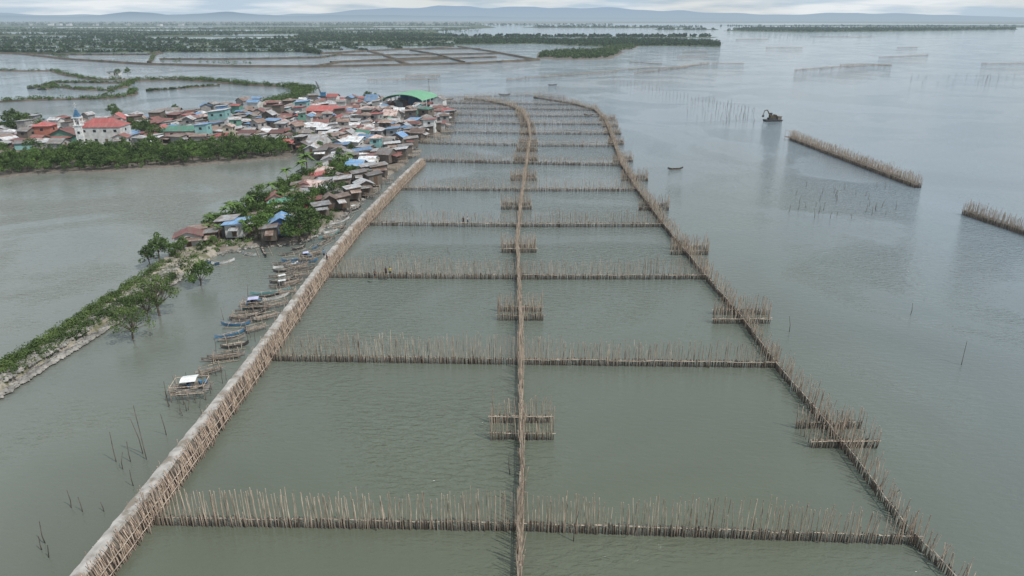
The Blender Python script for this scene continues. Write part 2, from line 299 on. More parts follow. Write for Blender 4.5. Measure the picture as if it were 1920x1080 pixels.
for i,p in enumerate(LV): levee("levee_bank",p,3.0 if i in(0,7,4) else 1.8,1.4,M_levee,14,0.4)
GL=[[(-60,98),(130,99),(300,97),(430,98),(560,97),(600,101)],[(-60,91),(80,91.5),(200,90),(330,92),(480,90),(600,91),(640,93)],[(-60,85.5),(150,85),(300,86),(460,84.5),(640,86),(850,86)],[(-60,81),(200,81.5),(420,80.5),(620,82),(850,82)],
    [(110,85),(125,92),(140,99)],[(240,81),(262,90),(285,98)],[(400,80),(430,91),(445,98)],[(540,84),(575,91),(590,98)],[(700,82),(730,88),(760,93)],[(20,81),(10,91)],[(330,86),(345,92)],[(640,82),(655,90),(690,96)]]
for i,p in enumerate(GL): levee("green_levee",p,3.2 if i<4 else 2.0,1.2,M_grass,20,0.6)
levee("spit_levee",[(250,152),(330,150),(400,153),(470,160),(540,163),(575,168),(560,180),(520,192),(480,205)],3.5,0.8,M_levee,8,0.8)
levee("old_levee",[(80,168),(105,163),(150,168),(200,170),(232,164),(248,152)],2.6,0.6,M_levee,8,.8)
levee("old_levee",[(-40,194),(60,188),(150,187),(215,184),(250,178),(248,170)],2.2,0.6,M_levee,8,.8)
levee("old_levee",[(275,171),(320,168),(365,164),(410,161)],1.6,0.5,M_levee,8,.6)
levee("old_levee",[(-60,130),(40,134),(100,133),(130,142),(180,150),(250,150)],3.5,0.6,M_levee,8,.8)
levee("old_levee",[(60,166),(110,155),(200,156),(250,156)],2.0,0.6,M_levee,8,.8)
def mount(prof,dist,colr,name):  # ridges mostly emit a painted airlight colour, fading to haze tone at the foot
    mt=bpy.data.materials.new(name+"_painted_airlight"); mt.use_nodes=True; nn=mt.node_tree.nodes; ll=mt.node_tree.links
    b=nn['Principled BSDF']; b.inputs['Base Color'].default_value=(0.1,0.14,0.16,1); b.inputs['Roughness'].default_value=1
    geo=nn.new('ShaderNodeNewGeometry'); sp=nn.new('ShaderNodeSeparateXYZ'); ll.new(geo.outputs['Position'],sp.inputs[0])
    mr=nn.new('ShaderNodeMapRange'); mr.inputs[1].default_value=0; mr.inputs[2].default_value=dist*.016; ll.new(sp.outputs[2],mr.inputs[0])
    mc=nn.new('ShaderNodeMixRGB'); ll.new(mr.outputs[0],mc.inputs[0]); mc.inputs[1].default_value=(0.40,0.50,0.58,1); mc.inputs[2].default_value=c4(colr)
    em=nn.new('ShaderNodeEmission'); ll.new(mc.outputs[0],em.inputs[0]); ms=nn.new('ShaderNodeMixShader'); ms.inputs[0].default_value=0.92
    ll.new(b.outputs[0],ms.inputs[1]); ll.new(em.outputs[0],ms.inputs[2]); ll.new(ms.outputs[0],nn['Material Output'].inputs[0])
    xs=np.linspace(prof[0][0],prof[-1][0],260); ys=np.interp(xs,[p[0] for p in prof],[p[1]*.85 for p in prof])
    ph=rng.random(8)*6
    ys=ys+sum(math.e**(-k*0.3)*1.5*np.sin(xs/(70/(k+1)**1.1)+ph[k]) for k in range(7))*np.clip(ys/14,0,1)
    ys=np.clip(ys,0.02,None); V=[];Fc=[]
    for i,(x,y) in enumerate(zip(xs,ys)):
        X=(x-960)/F*dist
        V+= [(X,dist-2500,0),(X+rng.normal(0,60),dist-900,(y*.55)/F*dist),(X,dist,y/F*dist+H),(X,dist+3000,0)]
    for i in range(len(xs)-1):
        for j in range(3): Fc.append((i*4+j,i*4+4+j,i*4+5+j,i*4+1+j))
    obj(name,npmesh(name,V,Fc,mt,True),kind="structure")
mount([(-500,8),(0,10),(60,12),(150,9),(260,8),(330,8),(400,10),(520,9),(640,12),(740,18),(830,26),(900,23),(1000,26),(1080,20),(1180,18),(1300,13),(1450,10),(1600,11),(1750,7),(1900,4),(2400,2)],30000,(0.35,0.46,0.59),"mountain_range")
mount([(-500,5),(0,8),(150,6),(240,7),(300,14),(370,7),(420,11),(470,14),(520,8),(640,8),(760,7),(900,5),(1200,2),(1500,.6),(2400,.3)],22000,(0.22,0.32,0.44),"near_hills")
# ---------------------------------------------------------------- foliage
def leaves(C,size):
    n=len(C); a=rng.normal(size=(n,3)); a/=np.linalg.norm(a,axis=1)[:,None]; b=rng.normal(size=(n,3)); b=np.cross(a,b); b/=np.linalg.norm(b,axis=1)[:,None]
    s=size*rng.uniform(.6,1.3,(n,1)); a=a*s; b=b*s*rng.uniform(.5,.9,(n,1))
    V=np.stack([C-a,C-b*.8,C+a,C+b*.8],1).reshape(-1,3); Fc=np.arange(4*n).reshape(-1,4); return V,Fc
def clump_pts(centres,radii,per):
    out=[]
    for c,rr in zip(centres,radii):
        d=rng.normal(size=(per,3)); d/=np.linalg.norm(d,axis=1)[:,None]; rad=rr*rng.uniform(.45,1.05,(per,1))**0.6
        d[:,2]*=0.8; out.append(np.array(c)+d*rad)
    return np.concatenate(out)
def tree_variant(h,rad,nc,per,leaf,mt,open_=False):
    mb=MB(); th=h*0.35
    mb.pole((0,0,-0.6),(0.1,0.05,th),0.13*h/4,0.08*h/4,6,3,0.08)
    cs=[];rs=[]
    for i in range(nc):
        an=i*2.4+random.uniform(-.4,.4); q=math.sqrt((i+.5)/nc); rr=rad*q*0.78
        z=h*0.92-(q**2)*h*0.42+random.uniform(-.1,.08)*h
        if not open_ and random.random()<0.3: z-=h*0.22
        c=(math.cos(an)*rr,math.sin(an)*rr,z); cs.append(c); rs.append(rad*random.uniform(.2,.40)*(0.75 if open_ else 1))
        if i%2==0 or open_: mb.pole((0.1,0.05,th*random.uniform(.6,1)),c,0.05*h/4,0.015,4,2,0.12)
    V,Fc=leaves(clump_pts(cs,rs,per),leaf)
    return mb.mesh("trunk",M_bark),npmesh("crown",V,Fc,mt)
TV=[tree_variant(random.uniform(4.2,5.6),random.uniform(2.2,3.2),16,85,0.19,M_leaf) for _ in range(6)]
TVb=[tree_variant(random.uniform(4.5,6.5),random.uniform(2.2,3.2),17,85,0.19,M_leaf2) for _ in range(4)]
TVo=[tree_variant(3.8,2.3,22,60,0.10,M_shrub,True) for _ in range(3)]
def tree(u,v,s,var,label,name="mangrove_tree",cat="tree",group=None,zs=0.4,p=None):
    if p is None: p=G(u,v,0)
    o=thing(name,label,cat,(p.x,p.y,zs),random.uniform(0,6.28),group); o.scale=(s,s,s*random.uniform(.85,1.1))
    obj("trunk",var[0],o); obj("crown",var[1],o); return o
def inpoly(x,y,poly):
    c=False; n=len(poly)
    for i in range(n):
        a=poly[i]; b=poly[i-1]
        if (a.y>y)!=(b.y>y) and x<(b.x-a.x)*(y-a.y)/(b.y-a.y)+a.x: c=not c
    return c
mp_=[G(u,v) for u,v in MANG]; xs=[p.x for p in mp_]; ys=[p.y for p in mp_]; placed=[]
tries=0
while len(placed)<165 and tries<9000:
    tries+=1; x=random.uniform(min(xs),max(xs)); y=random.uniform(min(ys),max(ys))
    if not inpoly(x,y,mp_): continue
    if any((x-a)**2+(y-b)**2<2.3**2 for a,b in placed): continue
    placed.append((x,y)); tree(0,0,random.uniform(.5,.95),random.choice(TV+TV+TVb[:2]),"dense dark green mangrove tree standing on the muddy islet",group="mangrove trees on the muddy islet",p=Vector((x,y,0)),zs=0.2)
TREES=[(300,492,.8,0),(282,502,.6,0),(318,484,.6,0),(405,440,.7,1),(425,432,.6,1),(445,415,.7,1),(485,455,.85,1),(505,445,.8,1),(470,440,.6,1),(562,455,1.1,0),(582,446,.95,0),(548,460,.7,1),(545,420,.8,0),(520,415,.8,1),
 (560,398,.9,0),(580,405,.8,0),(540,385,.7,0),(620,385,.85,0),(645,372,.7,0),(650,345,.9,1),(665,342,.8,1),(630,340,.9,1),(640,328,.9,1),(622,352,.8,0),(600,385,.8,0),(555,360,.8,1),(575,352,.8,0),(530,372,.7,1),(505,395,.7,0),(640,305,.7,0),(660,296,.7,0),(490,392,.9,0),(475,392,.6,0),(458,425,.65,0),(495,430,.7,1),(510,430,.7,0),(570,425,.7,1),(590,425,.7,0),(390,445,.5,1),(632,395,.6,1),(690,345,.5,0),(480,410,.7,0),(465,405,.6,1),(500,415,.7,0),(535,432,.6,1),(610,400,.6,0),(590,392,.7,1),(555,410,.7,1),(335,490,.5,0),(345,478,.45,1),(400,468,.4,1),(380,476,.35,0),
 (30,248,1.3,0),(45,250,1.2,0),(22,255,1.1,0),(55,240,1.0,0),(215,222,1.1,0),(222,224,.8,0),(262,262,1.1,0),(280,262,1.2,0),(295,265,1.0,0),(270,250,.9,0),(250,252,.9,0),(65,288,.9,0),(80,246,.8,0),(75,232,.8,0),(330,210,.6,0),(455,208,.7,0),(690,188,.8,0),(705,188,.6,0),
 (560,275,.7,0),(545,265,.6,0),(620,275,.6,0),(430,262,.6,0),(500,215,.6,0),(350,268,.6,0),(600,290,.6,1),(570,292,.6,1),(240,142,1.0,0),(222,143,.8,0),(210,180,.7,0),(330,250,.6,0),(200,187,.6,0),
 (470,235,.6,0),(520,240,.6,1),(640,240,.6,0),(440,245,.5,0),(660,258,.5,1),(560,235,.5,0),(310,235,.6,0),(120,240,.6,0),(150,290,.6,0),(480,262,.6,0),(735,215,.5,0),(10,290,.7,0),(400,252,.6,1),(620,232,.5,0),(540,222,.5,0),(180,290,.6,0),(380,225,.6,0),(650,215,.5,1),(590,270,.6,1),(510,278,.6,0)]
for u,v,s,k in TREES: tree(u,v,s,random.choice(TVb if k else TV),"leafy green tree growing between the shoreline shacks",name="leafy_tree",group="trees between the houses",zs=0.5)
tree(250,636,1.15,TVo[0],"sparse light green mangrove standing in shallow water by rubble",zs=-.1)
tree(300,592,1.4,TVo[1],"wide sparse mangrove rising beside the rubble bank",zs=0)
tree(278,600,1.0,TVo[2],"low sparse mangrove beside the rubble bank",zs=0)
tree(376,535,.8,TVb[1],"small bright mangrove with bare stem alone in water",zs=-.7)
def palm_variant(h):
    mb=MB(); mb.pole((0,0,-.3),(0.4,0.2,h),0.14,0.09,7,5,0.25); V=[];Fc=[]
    for k in range(16):
        an=k*2.4; el=random.uniform(-.1,1.0); L=random.uniform(1.8,2.5); prev=None
        for s in range(7):
            t=s/6; r_=L*t*math.cos(el*(1-t*.5)); z=h+L*t*math.sin(el)-1.3*t*t*L*.5; wd=0.32*math.sin(math.pi*min(1,t+.12))+.03
            c=np.array([0.4+math.cos(an)*r_,0.2+math.sin(an)*r_,z]); sd_=np.array([-math.sin(an),math.cos(an),0])*wd
            cur=(c-sd_-[0,0,wd*.5],c,c+sd_-[0,0,wd*.5])
            if prev is not None:
                o=len(V); V+=[*prev,*cur]; Fc+=[(o,o+1,o+4,o+3),(o+1,o+2,o+5,o+4)]
            prev=cur
    return mb.mesh("trunk",M_bark),npmesh("crown",V,Fc,M_leaf2)
PV=[palm_variant(5.2),palm_variant(4.2)]
for u,v,s in ((575,345,1.15),(568,350,.95),(437,425,.7),(425,430,.65),(410,440,.6),(398,445,.6),(452,420,.6),(512,388,.8),(540,360,.85),(660,318,.8),(470,405,.75),(530,395,.7),(390,452,.5),(495,385,.8),(600,340,.7),(415,458,.5),(465,455,.6)):
    p=G(u,v); o=thing("palm_tree","coconut palm with drooping fronds beside the shacks","tree",(p.x,p.y,.5),random.uniform(0,6),"palms by the shacks"); o.scale=(s,)*3
    v_=random.choice(PV); obj("trunk",v_[0],o); obj("crown",v_[1],o)
def veg(name,items,per,leaf,mt):
    cs=[(x,y,z) for x,y,z,r_ in items]; V,Fc=leaves(clump_pts(cs,[i[3] for i in items],per),leaf); obj(name,npmesh(name,V,Fc,mt),kind="stuff")
def along(pix,n,wid,z,r0,r1):
    pts=[G(u,v) for u,v in pix]; L=[0]
    for a,b in zip(pts,pts[1:]): L.append(L[-1]+(b-a).length)
    out=[]
    for i in range(n):
        d=random.uniform(0,L[-1]); k=max(0,min(len(L)-2,int(np.searchsorted(L,d))-1)); p=pts[k].lerp(pts[k+1],(d-L[k])/max(1e-6,L[k+1]-L[k]))
        r_=random.uniform(r0,r1); out.append((p.x+random.uniform(-wid,wid),p.y+random.uniform(-wid,wid),z+r_*.5,r_))
    return out
veg("levee_bushes",along([(250,152),(330,150),(400,153),(470,160),(540,163),(575,168),(560,180),(520,192),(480,205)],420,2.6,.6,.7,1.9),40,.3,M_leaf)
veg("levee_bushes",along([(540,163),(575,170),(555,183),(520,194),(480,206)],260,5,.6,1.0,2.2),40,.3,M_leaf)
veg("levee_bushes",along([(80,168),(105,163),(150,168),(200,170),(232,164),(248,152)],150,2,.4,.5,1.4),30,.3,M_leaf)
veg("levee_bushes",along([(-40,194),(60,188),(150,187),(215,184),(250,178),(248,170)],150,1.8,.4,.5,1.5),30,.3,M_leaf)
veg("levee_bushes",along([(275,171),(320,168),(365,164),(410,161)],70,1.2,.4,.4,.9),30,.3,M_leaf)
veg("levee_bushes",along([(-60,130),(40,134),(100,133),(130,142),(180,150),(250,150)],160,2.5,.4,.5,1.6),30,.3,M_leaf)
veg("levee_bushes",along([(60,166),(110,155),(200,156),(250,156)],100,2,.4,.5,1.2),30,.3,M_leaf)
it=[]
for p in LV[:4]: it+=along(p,50,1.5,.9,.3,.9)
veg("levee_bushes",it,24,.45,M_leaf)
it=[]
for i,p in enumerate(GL): it+=along(p,420 if i<4 else 60,3,1.0,1.0,3.0 if i<4 else 1.8)
veg("levee_bushes",it,16,1.0,M_leafd)
for lo,hi in (((300,118),(480,122)),((90,104),(130,110))):
    veg("levee_bushes",along([lo,hi],14,1,1,1.2,2.2),40,.4,M_leaf)
def areaveg(name,pix,n,r0,r1,per,leaf,mt,zs=1.0):
    poly=[G(u,v) for u,v in pix]; xs=[p.x for p in poly]; ys=[p.y for p in poly]; out=[]
    while len(out)<n:
        x=random.uniform(min(xs),max(xs)); y=random.uniform(min(ys),max(ys))
        if inpoly(x,y,poly): r_=random.uniform(r0,r1); out.append((x,y,r_*zs,r_))
    veg(name,out,per,leaf,mt)
areaveg("mangrove_wood",[(1010,109),(1080,111),(1140,109),(1165,99),(1148,95),(1060,97),(1015,101)],620,1.4,3.0,24,.7,M_leaf)
areaveg("mangrove_wood",[(1120,96),(1180,94),(1200,86),(1150,86)],160,1.2,2.6,20,.8,M_leaf)
areaveg("mangrove_wood",[(850,84),(1000,82),(1130,88),(1240,86),(1352,88),(1348,80),(1250,76),(1180,74),(1060,76),(960,73),(860,75)],2600,1.8,3.6,14,1.1,M_leafd)
areaveg("mangrove_wood",[(1355,57.5),(1500,60.5),(1700,58.5),(1905,56),(1905,54),(1600,54),(1420,53)],1500,3,5.5,12,2.5,M_leafd)
def band(x0,x1,y,n,th=0.6,r0=2.5,r1=5):
    o=[]
    for i in range(n):
        t=random.random(); g_=G(x0+(x1-x0)*t,y+random.uniform(-th,th)); r_=random.uniform(r0,r1); o.append((g_.x,g_.y,r_*.8,r_))
    return o
it=[]
for i in range(34):
    y=random.uniform(49,76); x0=random.uniform(-60,700); x1=min(860,x0+random.uniform(60,300))
    if any(a-10<(x0+x1)/2<b+10 and c-.8<y<d+.8 for a,b,c,d in pondpix): y+=2
    it+=band(x0,x1,y,int((x1-x0)*.42),random.uniform(.2,.5),1.8,3.6)
it+=band(560,860,76,360,2,2.5,4.2); it+=band(560,850,68,380,2,3,5)
it+=band(-80,550,77.5,320,.7,1.8,3.4); it+=band(-80,450,66,260,.6,3,4.5); it+=band(-80,900,59.5,260,.6,3.5,5.5); it+=band(-80,900,55.5,260,.6,4,6)
veg("plain_woods",it,14,1.5,M_leafd)
it=band(-200,1150,48,500,.5,6,9)+band(-200,900,46,500,.5,9,13)+band(1000,1320,51.5,160,.5,4,7)+band(1235,1340,55.6,40,.3,3,5)+band(850,1330,69,200,.6,2.0,4)+band(1350,2300,49.5,200,.5,3,6)
veg("far_woods",it,12,3.5,M_leafd)
it=[]
for k in range(34):
    t=k/33; cx=-30+340*t; cy=728-(728-503)*t
    if random.random()<.85:
        w_=random.uniform(8,22); it+=along([(cx-w_,cy+w_*.62),(cx+w_,cy-w_*.62)],random.randint(6,20),.8,.7,.2,.75)
veg("shrubs",it,55,.1,M_shrub)
it=[]
for u,v,k in ((100,665,8),(140,640,14),(165,622,20),(200,600,24),(235,578,24),(255,572,20),(290,556,16),(320,530,12),(60,676,12),(110,648,10),(225,600,12),(345,505,10),(370,490,8),(25,705,8)):
    it+=along([(u-12,v+7),(u+12,v-7)],k,.7,.6,.3,.95)
veg("shrubs",it,60,.11,M_leaf)
veg("grass_tufts",along([(-30,742),(60,688),(130,640),(240,566),(330,508)],620,1.1,.75,.08,.28),22,.06,M_shrub)
it=along([(385,440),(450,410),(500,385),(550,352),(600,325)],260,1.8,.5,.5,1.2)+along([(350,490),(420,466),(500,455),(580,435),(640,395)],90,1.5,.4,.3,.9)
veg("shrubs",it,50,.15,M_leaf)
def stones(name,pix,n,wid,z,r0,r1):
    V=[];Fc=[]
    base_=np.array([(1,0,0),(0,1,0),(-1,0,0),(0,-1,0),(.6,.6,.7),(-.6,.6,.6),(-.6,-.6,.7),(.6,-.6,.6)])
    fq=[(0,1,5,4),(1,2,6,5),(2,3,7,6),(3,0,4,7),(4,5,6,7)]
    for x,y,_,r_ in along(pix,n,wid,0,r0,r1):
        o=len(V); an=random.uniform(0,6); R_=np.array([[math.cos(an),-math.sin(an),0],[math.sin(an),math.cos(an),0],[0,0,1]])
        for b in base_: V.append(R_@(b*rng.uniform(.6,1.2,3)*r_)+[x,y,z])
        Fc+= [tuple(i+o for i in q) for q in fq]
    obj(name,npmesh(name,V,Fc,M_stone),kind="stuff")
stones("rubble",[(-40,759),(0,738),(60,698),(130,655),(210,604),(290,548),(345,515)],2600,1.0,.15,.1,.38)
stones("rubble",[(-40,750),(0,726),(130,645),(240,570),(330,510)],1400,1.0,.78,.08,.28)
stones("shore_debris",[(340,500),(400,478),(470,462),(560,455),(610,425),(655,390),(700,350)],900,1.4,.1,.1,.4)
stones("shore_debris",[(345,470),(420,455),(500,440),(600,400),(660,350)],900,3,.6,.1,.3)
# ---------------------------------------------------------------- bamboo fences
POLES=[]; PR0,PR1=.046,.027
for i in range(14):
    mb=MB(); h=1.9+0.17*i; mb.pole((0,0,-.5),(random.uniform(-.12,.12),random.uniform(-.12,.12),h),PR0,PR1,5,3,0.07); POLES.append((h,mb.mesh("bamboo_pole",M_bam)))
def resample(pts,step):
    out=[]; L=[0]
    for a,b in zip(pts,pts[1:]): L.append(L[-1]+(b-a).length)
    d=0; k=0
    while d<L[-1]:
        while k<len(L)-2 and L[k+1]<d: k+=1
        t=(pts[k+1]-pts[k]).normalized(); out.append((pts[k]+t*(d-L[k]),t)); d+=step*random.uniform(.5,1.5)
    return out
def fence(label,pts,step=.3,h=2.9,rows=(0,),indiv=0,rails=(0.7,),lean=0.0,thick=1.0,name="bamboo_fence",root=None,stakes=True,seg=2,group="bamboo fences of the fish pen",taller=0.35,n=5,mt=None,out=0.0,jit=.09,hv_=.24):
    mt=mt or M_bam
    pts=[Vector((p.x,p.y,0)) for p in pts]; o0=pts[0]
    if root is None: root=thing(name,label,"fence",o0,0,group)
    else: o0=Vector(root.location)
    mb=MB(); st=MB(); allp=[]
    for ro in rows:
        for p,t in resample(pts,step):
            nn=Vector((-t.y,t.x,0)); q=p+nn*(ro+random.gauss(0,.05)); lf=math.sin(q.x*.35+q.y*.21)*.5+math.sin(q.x*.13-q.y*.17+1)*.5
            hh=h+lf*taller+random.gauss(0,hv_)
            if random.random()<.07: hh+=random.uniform(.2,.7)
            if random.random()<.15: hh*=random.uniform(.5,.8)
            if random.random()<.03: continue
            tip=Vector((random.gauss(0,jit),random.gauss(0,jit),0))-nn*(lean*(1 if ro>0 else -1)+out)
            allp.append((q,hh,tip))
    order=sorted(range(len(allp)),key=lambda i:allp[i][0].length); ind=set(order[:indiv])
    for i,(q,hh,tip) in enumerate(allp):
        l_=q-o0
        if i in ind:
            hv,me=min(POLES,key=lambda x:abs(x[0]-hh)+random.uniform(0,.12)); o=obj("bamboo_pole",me,root,(l_.x,l_.y,0))
            o.rotation_euler=(math.atan2(-tip.y,hh),math.atan2(tip.x,hh),0); k=random.uniform(.7,1.15)*thick; o.scale=(k,k,1)
        else:
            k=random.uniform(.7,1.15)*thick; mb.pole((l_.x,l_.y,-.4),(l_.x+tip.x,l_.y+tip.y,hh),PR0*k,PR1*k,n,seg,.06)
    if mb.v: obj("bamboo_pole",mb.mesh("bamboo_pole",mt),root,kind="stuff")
    if stakes:
        for ro in rows:
            for p,t in resample(pts,step*.8):
                nn=Vector((-t.y,t.x,0)); l_=p+nn*(ro+random.gauss(0,.04)+.05)-o0; st.pole((l_.x,l_.y,-.4),(l_.x+random.gauss(0,.05),l_.y,random.uniform(.45,1.0)),.05*thick,.04*thick,4)
        obj("stake",st.mesh("stake",M_bamd),root,kind="stuff")
    for rz in rails or ():
        rb=MB()
        for ro in rows:
            for s_ in (-.06,.07):
                if s_<0 and random.random()<.5: continue
                rs=[x for x in resample(pts,3.0)]+[(pts[-1],(pts[-1]-pts[-2]).normalized())]
                for (a,ta),(b,tb) in zip(rs,rs[1:]):
                    na=Vector((-ta.y,ta.x,0))*(ro+s_); nb=Vector((-tb.y,tb.x,0))*(ro+s_); e=(b-a).normalized()*.25
                    a_=a+na-o0-e; b_=b+nb-o0+e
                    rb.pole((a_.x,a_.y,rz+random.uniform(-.08,.08)),(b_.x,b_.y,rz+random.uniform(-.08,.08)),.045*thick,.035*thick,5)
        if rb.v: obj("rail",rb.mesh("rail",M_rail),root)
    return root
ROWS=[[(280,985),(975,996),(1720,1022)],[(500,677),(975,684),(1455,690)],[(615,521),(972,524),(1325,524)],[(685,423),(970,426),(1245,426)],[(745,357),(968,359),(1195,359)],
 [(795,304),(980,308),(1165,312)],[(790,270),(990,275),(1150,276)],[(790,249),(990,252),(1137,253)],[(805,231),(986,234),(1130,235)],[(815,216),(978,219),(1124,220)],[(818,204),(970,206),(1112,208)],[(815,194),(950,196),(1090,198)]]
for i,rw in enumerate(ROWS):
    a,b,c=[G(*p) for p in rw]
    st=.17 if i<3 else (.2 if i<6 else .3); ind=100 if i<3 else 0; th=1.0 if i<5 else 1.25
    rl=(0.7,) if i<6 else (.7,1.4); hh=(3.15,3.1,3.0)[i] if i<3 else 2.9
    if i>=5: hh=2.5
    for q0,q1,dh in ((a,b,0),(b,c,-.12)):
        fence("row of tall thin bamboo poles with low rail crossing water",[q0,q1],st,hh+dh,indiv=ind,rails=rl,thick=th,seg=2 if i<4 else 1,n=5 if i<4 else 3,taller=.4)
CEN=[(973,1130),(975,1080),(979,900),(978,760),(976,600),(970,470),(975,400),(984,340),(991,290),(994,262),(990,235),(978,212),(955,200),(915,191),(870,186)]
RIG=[(1818,1130),(1778,1080),(1714,1022),(1580,842),(1543,797),(1455,692),(1393,607),(1323,524),(1243,426),(1193,358),(1165,314),(1152,278),(1142,250),(1132,225),(1112,207),(1070,195),(1000,184)]
cp=[G(*p) for p in CEN]; rp=[G(*p) for p in RIG]
fence("long bamboo fence with lashed rails dividing the fish pen",cp,.3,2.35,rows=(-.05,.07),indiv=100,rails=(.8,),lean=.02,seg=1,n=4,jit=.16,thick=.95,hv_=.42,taller=.5)
fence("long outer bamboo fence of the pen with ragged poles",rp,.19,2.45,rows=(0,),indiv=100,rails=(.8,),seg=1,n=4,out=.2,jit=.16,taller=.45,hv_=.4)
fence("thin far bamboo fence closing the fish pen",[G(815,185),G(870,183),G(940,181),G(1000,181),G(1060,186)],.4,2.4,rails=(.8,1.5),seg=1,n=3)
fence("thin far bamboo fence closing the fish pen",[G(805,192),G(880,190),G(950,190)],.4,2.4,rails=(.8,1.5),seg=1,n=3)
def brace(u0,u1,v0,v1,h=2.7,ind=0,off=0):
    a,b=G(u0,v0),G(u1,v0); root=thing("bamboo_brace","short double bamboo screen lashed across the pen fence","fence",a,0,"bamboo braces of the fish pen")
    fence("",[a,b],.19,h,indiv=ind,rails=(.7,),root=root,seg=1,taller=.1,n=4); fence("",[G(u0+off,v1),G(u1+off+(3 if not off else 0),v1)],.19,h,indiv=ind,rails=(.7,),root=root,seg=1,taller=.1,n=4)
    for k in (0,1): 
        q=G((u0,u1)[k],v0); q2=G((u0+off,u1+off)[k],v1); fence("",[q,q2],.6,h*.95,rails=(),root=root,seg=1,stakes=False,n=4)
brace(921,1034,793,825,2.5,45); brace(934,1016,584,601,2.4,30); brace(941,1003,465,474,2.4); brace(940,994,385,393,2.4); brace(958,1004,333,339,2.4)
brace(1493,1613,804,840,2.1,45,30); brace(1338,1440,590,607,2.5,30); brace(1258,1326,468,478,2.5); brace(1198,1252,388,395,2.4); brace(1165,1213,334,340,2.3); brace(1150,1184,299,304,2.3); brace(1140,1168,268,272,2.3)
for v in (299,282,266,250,236,224,213):
    t=np.interp(v,[190,200,212,235,262,290,340],[915,955,978,990,994,991,984]); hw=26*(v-150)/150
    if v>212: brace(t-hw,t+hw*.6,v,v+3,2.4)
for v in (250,236,224): 
    t=np.interp(v,[225,250,278],[1132,1142,1152]); brace(t-8,t+20,v,v+3,2.3)
# left dike
LT=[(85,1130),(128,1080),(270,908),(385,768),(470,662),(555,548),(606,482),(655,424),(705,375),(752,328),(786,297)]
RB=[(170,1130),(218,1080),(346,905),(422,782),(500,678),(556,592),(616,512),(655,458),(690,422),(748,352),(800,297)]
def dens(pts,n):
    L=[0]
    for a,b in zip(pts,pts[1:]): L.append(L[-1]+(b-a).length)
    out=[]
    for i in range(n):
        d=L[-1]*i/(n-1); k=min(len(pts)-2,max(0,int(np.searchsorted(L,d))-1)); out.append(pts[k].lerp(pts[k+1],(d-L[k])/(L[k+1]-L[k])))
    return out
HT=1.7; N=260
A=dens([G(u,v,HT) for u,v in LT],N); B=[]
bd=dens([G(u,v,0) for u,v in RB],600)
for i,a in enumerate(A):
    t=(A[min(i+1,N-1)]-A[max(i-1,0)]).normalized(); nn=Vector((t.y,-t.x,0))
    best=min(bd,key=lambda q:abs((q-a).dot(t))); dist=max(1.7,min(4.0,(Vector((best.x,best.y,0))-Vector((a.x,a.y,0))).dot(nn))); B.append((nn,dist,t))
root=thing("mud_dike","long mud-filled bamboo dike with grey crusted top","dike",(A[0].x,A[0].y,0)); o0=Vector((A[0].x,A[0].y,0))
mb=MB(); vs=[]; fs=[]
for i_,(a,(nn,dist,t)) in enumerate(zip(A,B)):
    wv=.06*math.sin(i_*.37)+.05*math.sin(i_*.91)
    for s,z in ((-.12,-.3),(-.02,HT-.15),(.04,HT),(.45,HT+.03),(.82+wv,HT-.03),(.92+wv,HT-.2),(1.3,.9),(dist-.45,0.0),(dist-.3,-.3)):
        q=a+nn*(s+random.uniform(-.05,.05)); vs.append((q.x-o0.x,q.y-o0.y,z+random.uniform(-.045,.045)))
K=9
for i in range(N-1):
    for j in range(K-1): fs.append((i*K+j,i*K+j+1,(i+1)*K+j+1,(i+1)*K+j))
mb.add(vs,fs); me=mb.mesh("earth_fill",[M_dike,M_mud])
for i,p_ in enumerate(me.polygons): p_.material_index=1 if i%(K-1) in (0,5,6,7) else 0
obj("earth_fill",me,root)
mb=MB(); rb2=MB(); lp=[]
for i in range(N-1):
    a,b=A[i],A[i+1]; L=(b-a).length; k=max(1,int(L/.07))
    for j in range(k):
        p=a.lerp(b,(j+random.random())/k); nn,dist,t=B[i]; rr_=random.random()
        if rr_<.5:
            f0=p+nn*(dist+random.gauss(0,.08)); tp=p+nn*(.95+(dist-.95)*.3*random.random())+t*random.gauss(0,.07); z=random.uniform(1.45,2.2)
        elif rr_<.84:
            f0=p+nn*(dist+random.gauss(0,.1)); tp=f0-nn*random.uniform(0,.4)+t*random.gauss(0,.06); z=random.uniform(.9,2.3)
        elif rr_<.92:
            f0=p+nn*(.95+random.gauss(0,.06)); tp=f0+nn*random.gauss(0,.06)+t*random.gauss(0,.05); z=random.uniform(1.7,2.4)
        else:
            f0=p-nn*.18; tp=f0-nn*.04; z=random.uniform(1.0,1.95)
        lp.append((Vector((f0.x,f0.y,-.3)),Vector((tp.x,tp.y,z))))
lp.sort(key=lambda x:(x[0].x**2+x[0].y**2))
for i,(p0,p1) in enumerate(lp):
    if i<100:
        one=MB(); one.pole((0,0,0),p1-p0,.042,.026,5,2,.06); obj("bamboo_pole",one.mesh("bamboo_pole",M_bamf),root,p0-o0)
    else: mb.pole(p0-o0,p1-o0,.042,.026,4,1)
obj("bamboo_pole",mb.mesh("bamboo_pole",M_bamf),root,kind="stuff")
for off,z in ((0,.55),(.5,1.15)):
    for i in range(0,N-4,3):
        n1,d1,_=B[i]; n2,d2,_=B[i+3]; p=A[i]+n1*(d1-off*(d1-1.3)/1.2+.06); q=A[i+3]+n2*(d2-off*(d2-1.3)/1.2+.06)
        rb2.pole((p.x-o0.x,p.y-o0.y,z),(q.x-o0.x,q.y-o0.y,z+random.uniform(-.05,.05)),.04,.03,5)
obj("rail",rb2.mesh("rail",M_rail),root)
a,b=G(1483,262),G(1722,353)
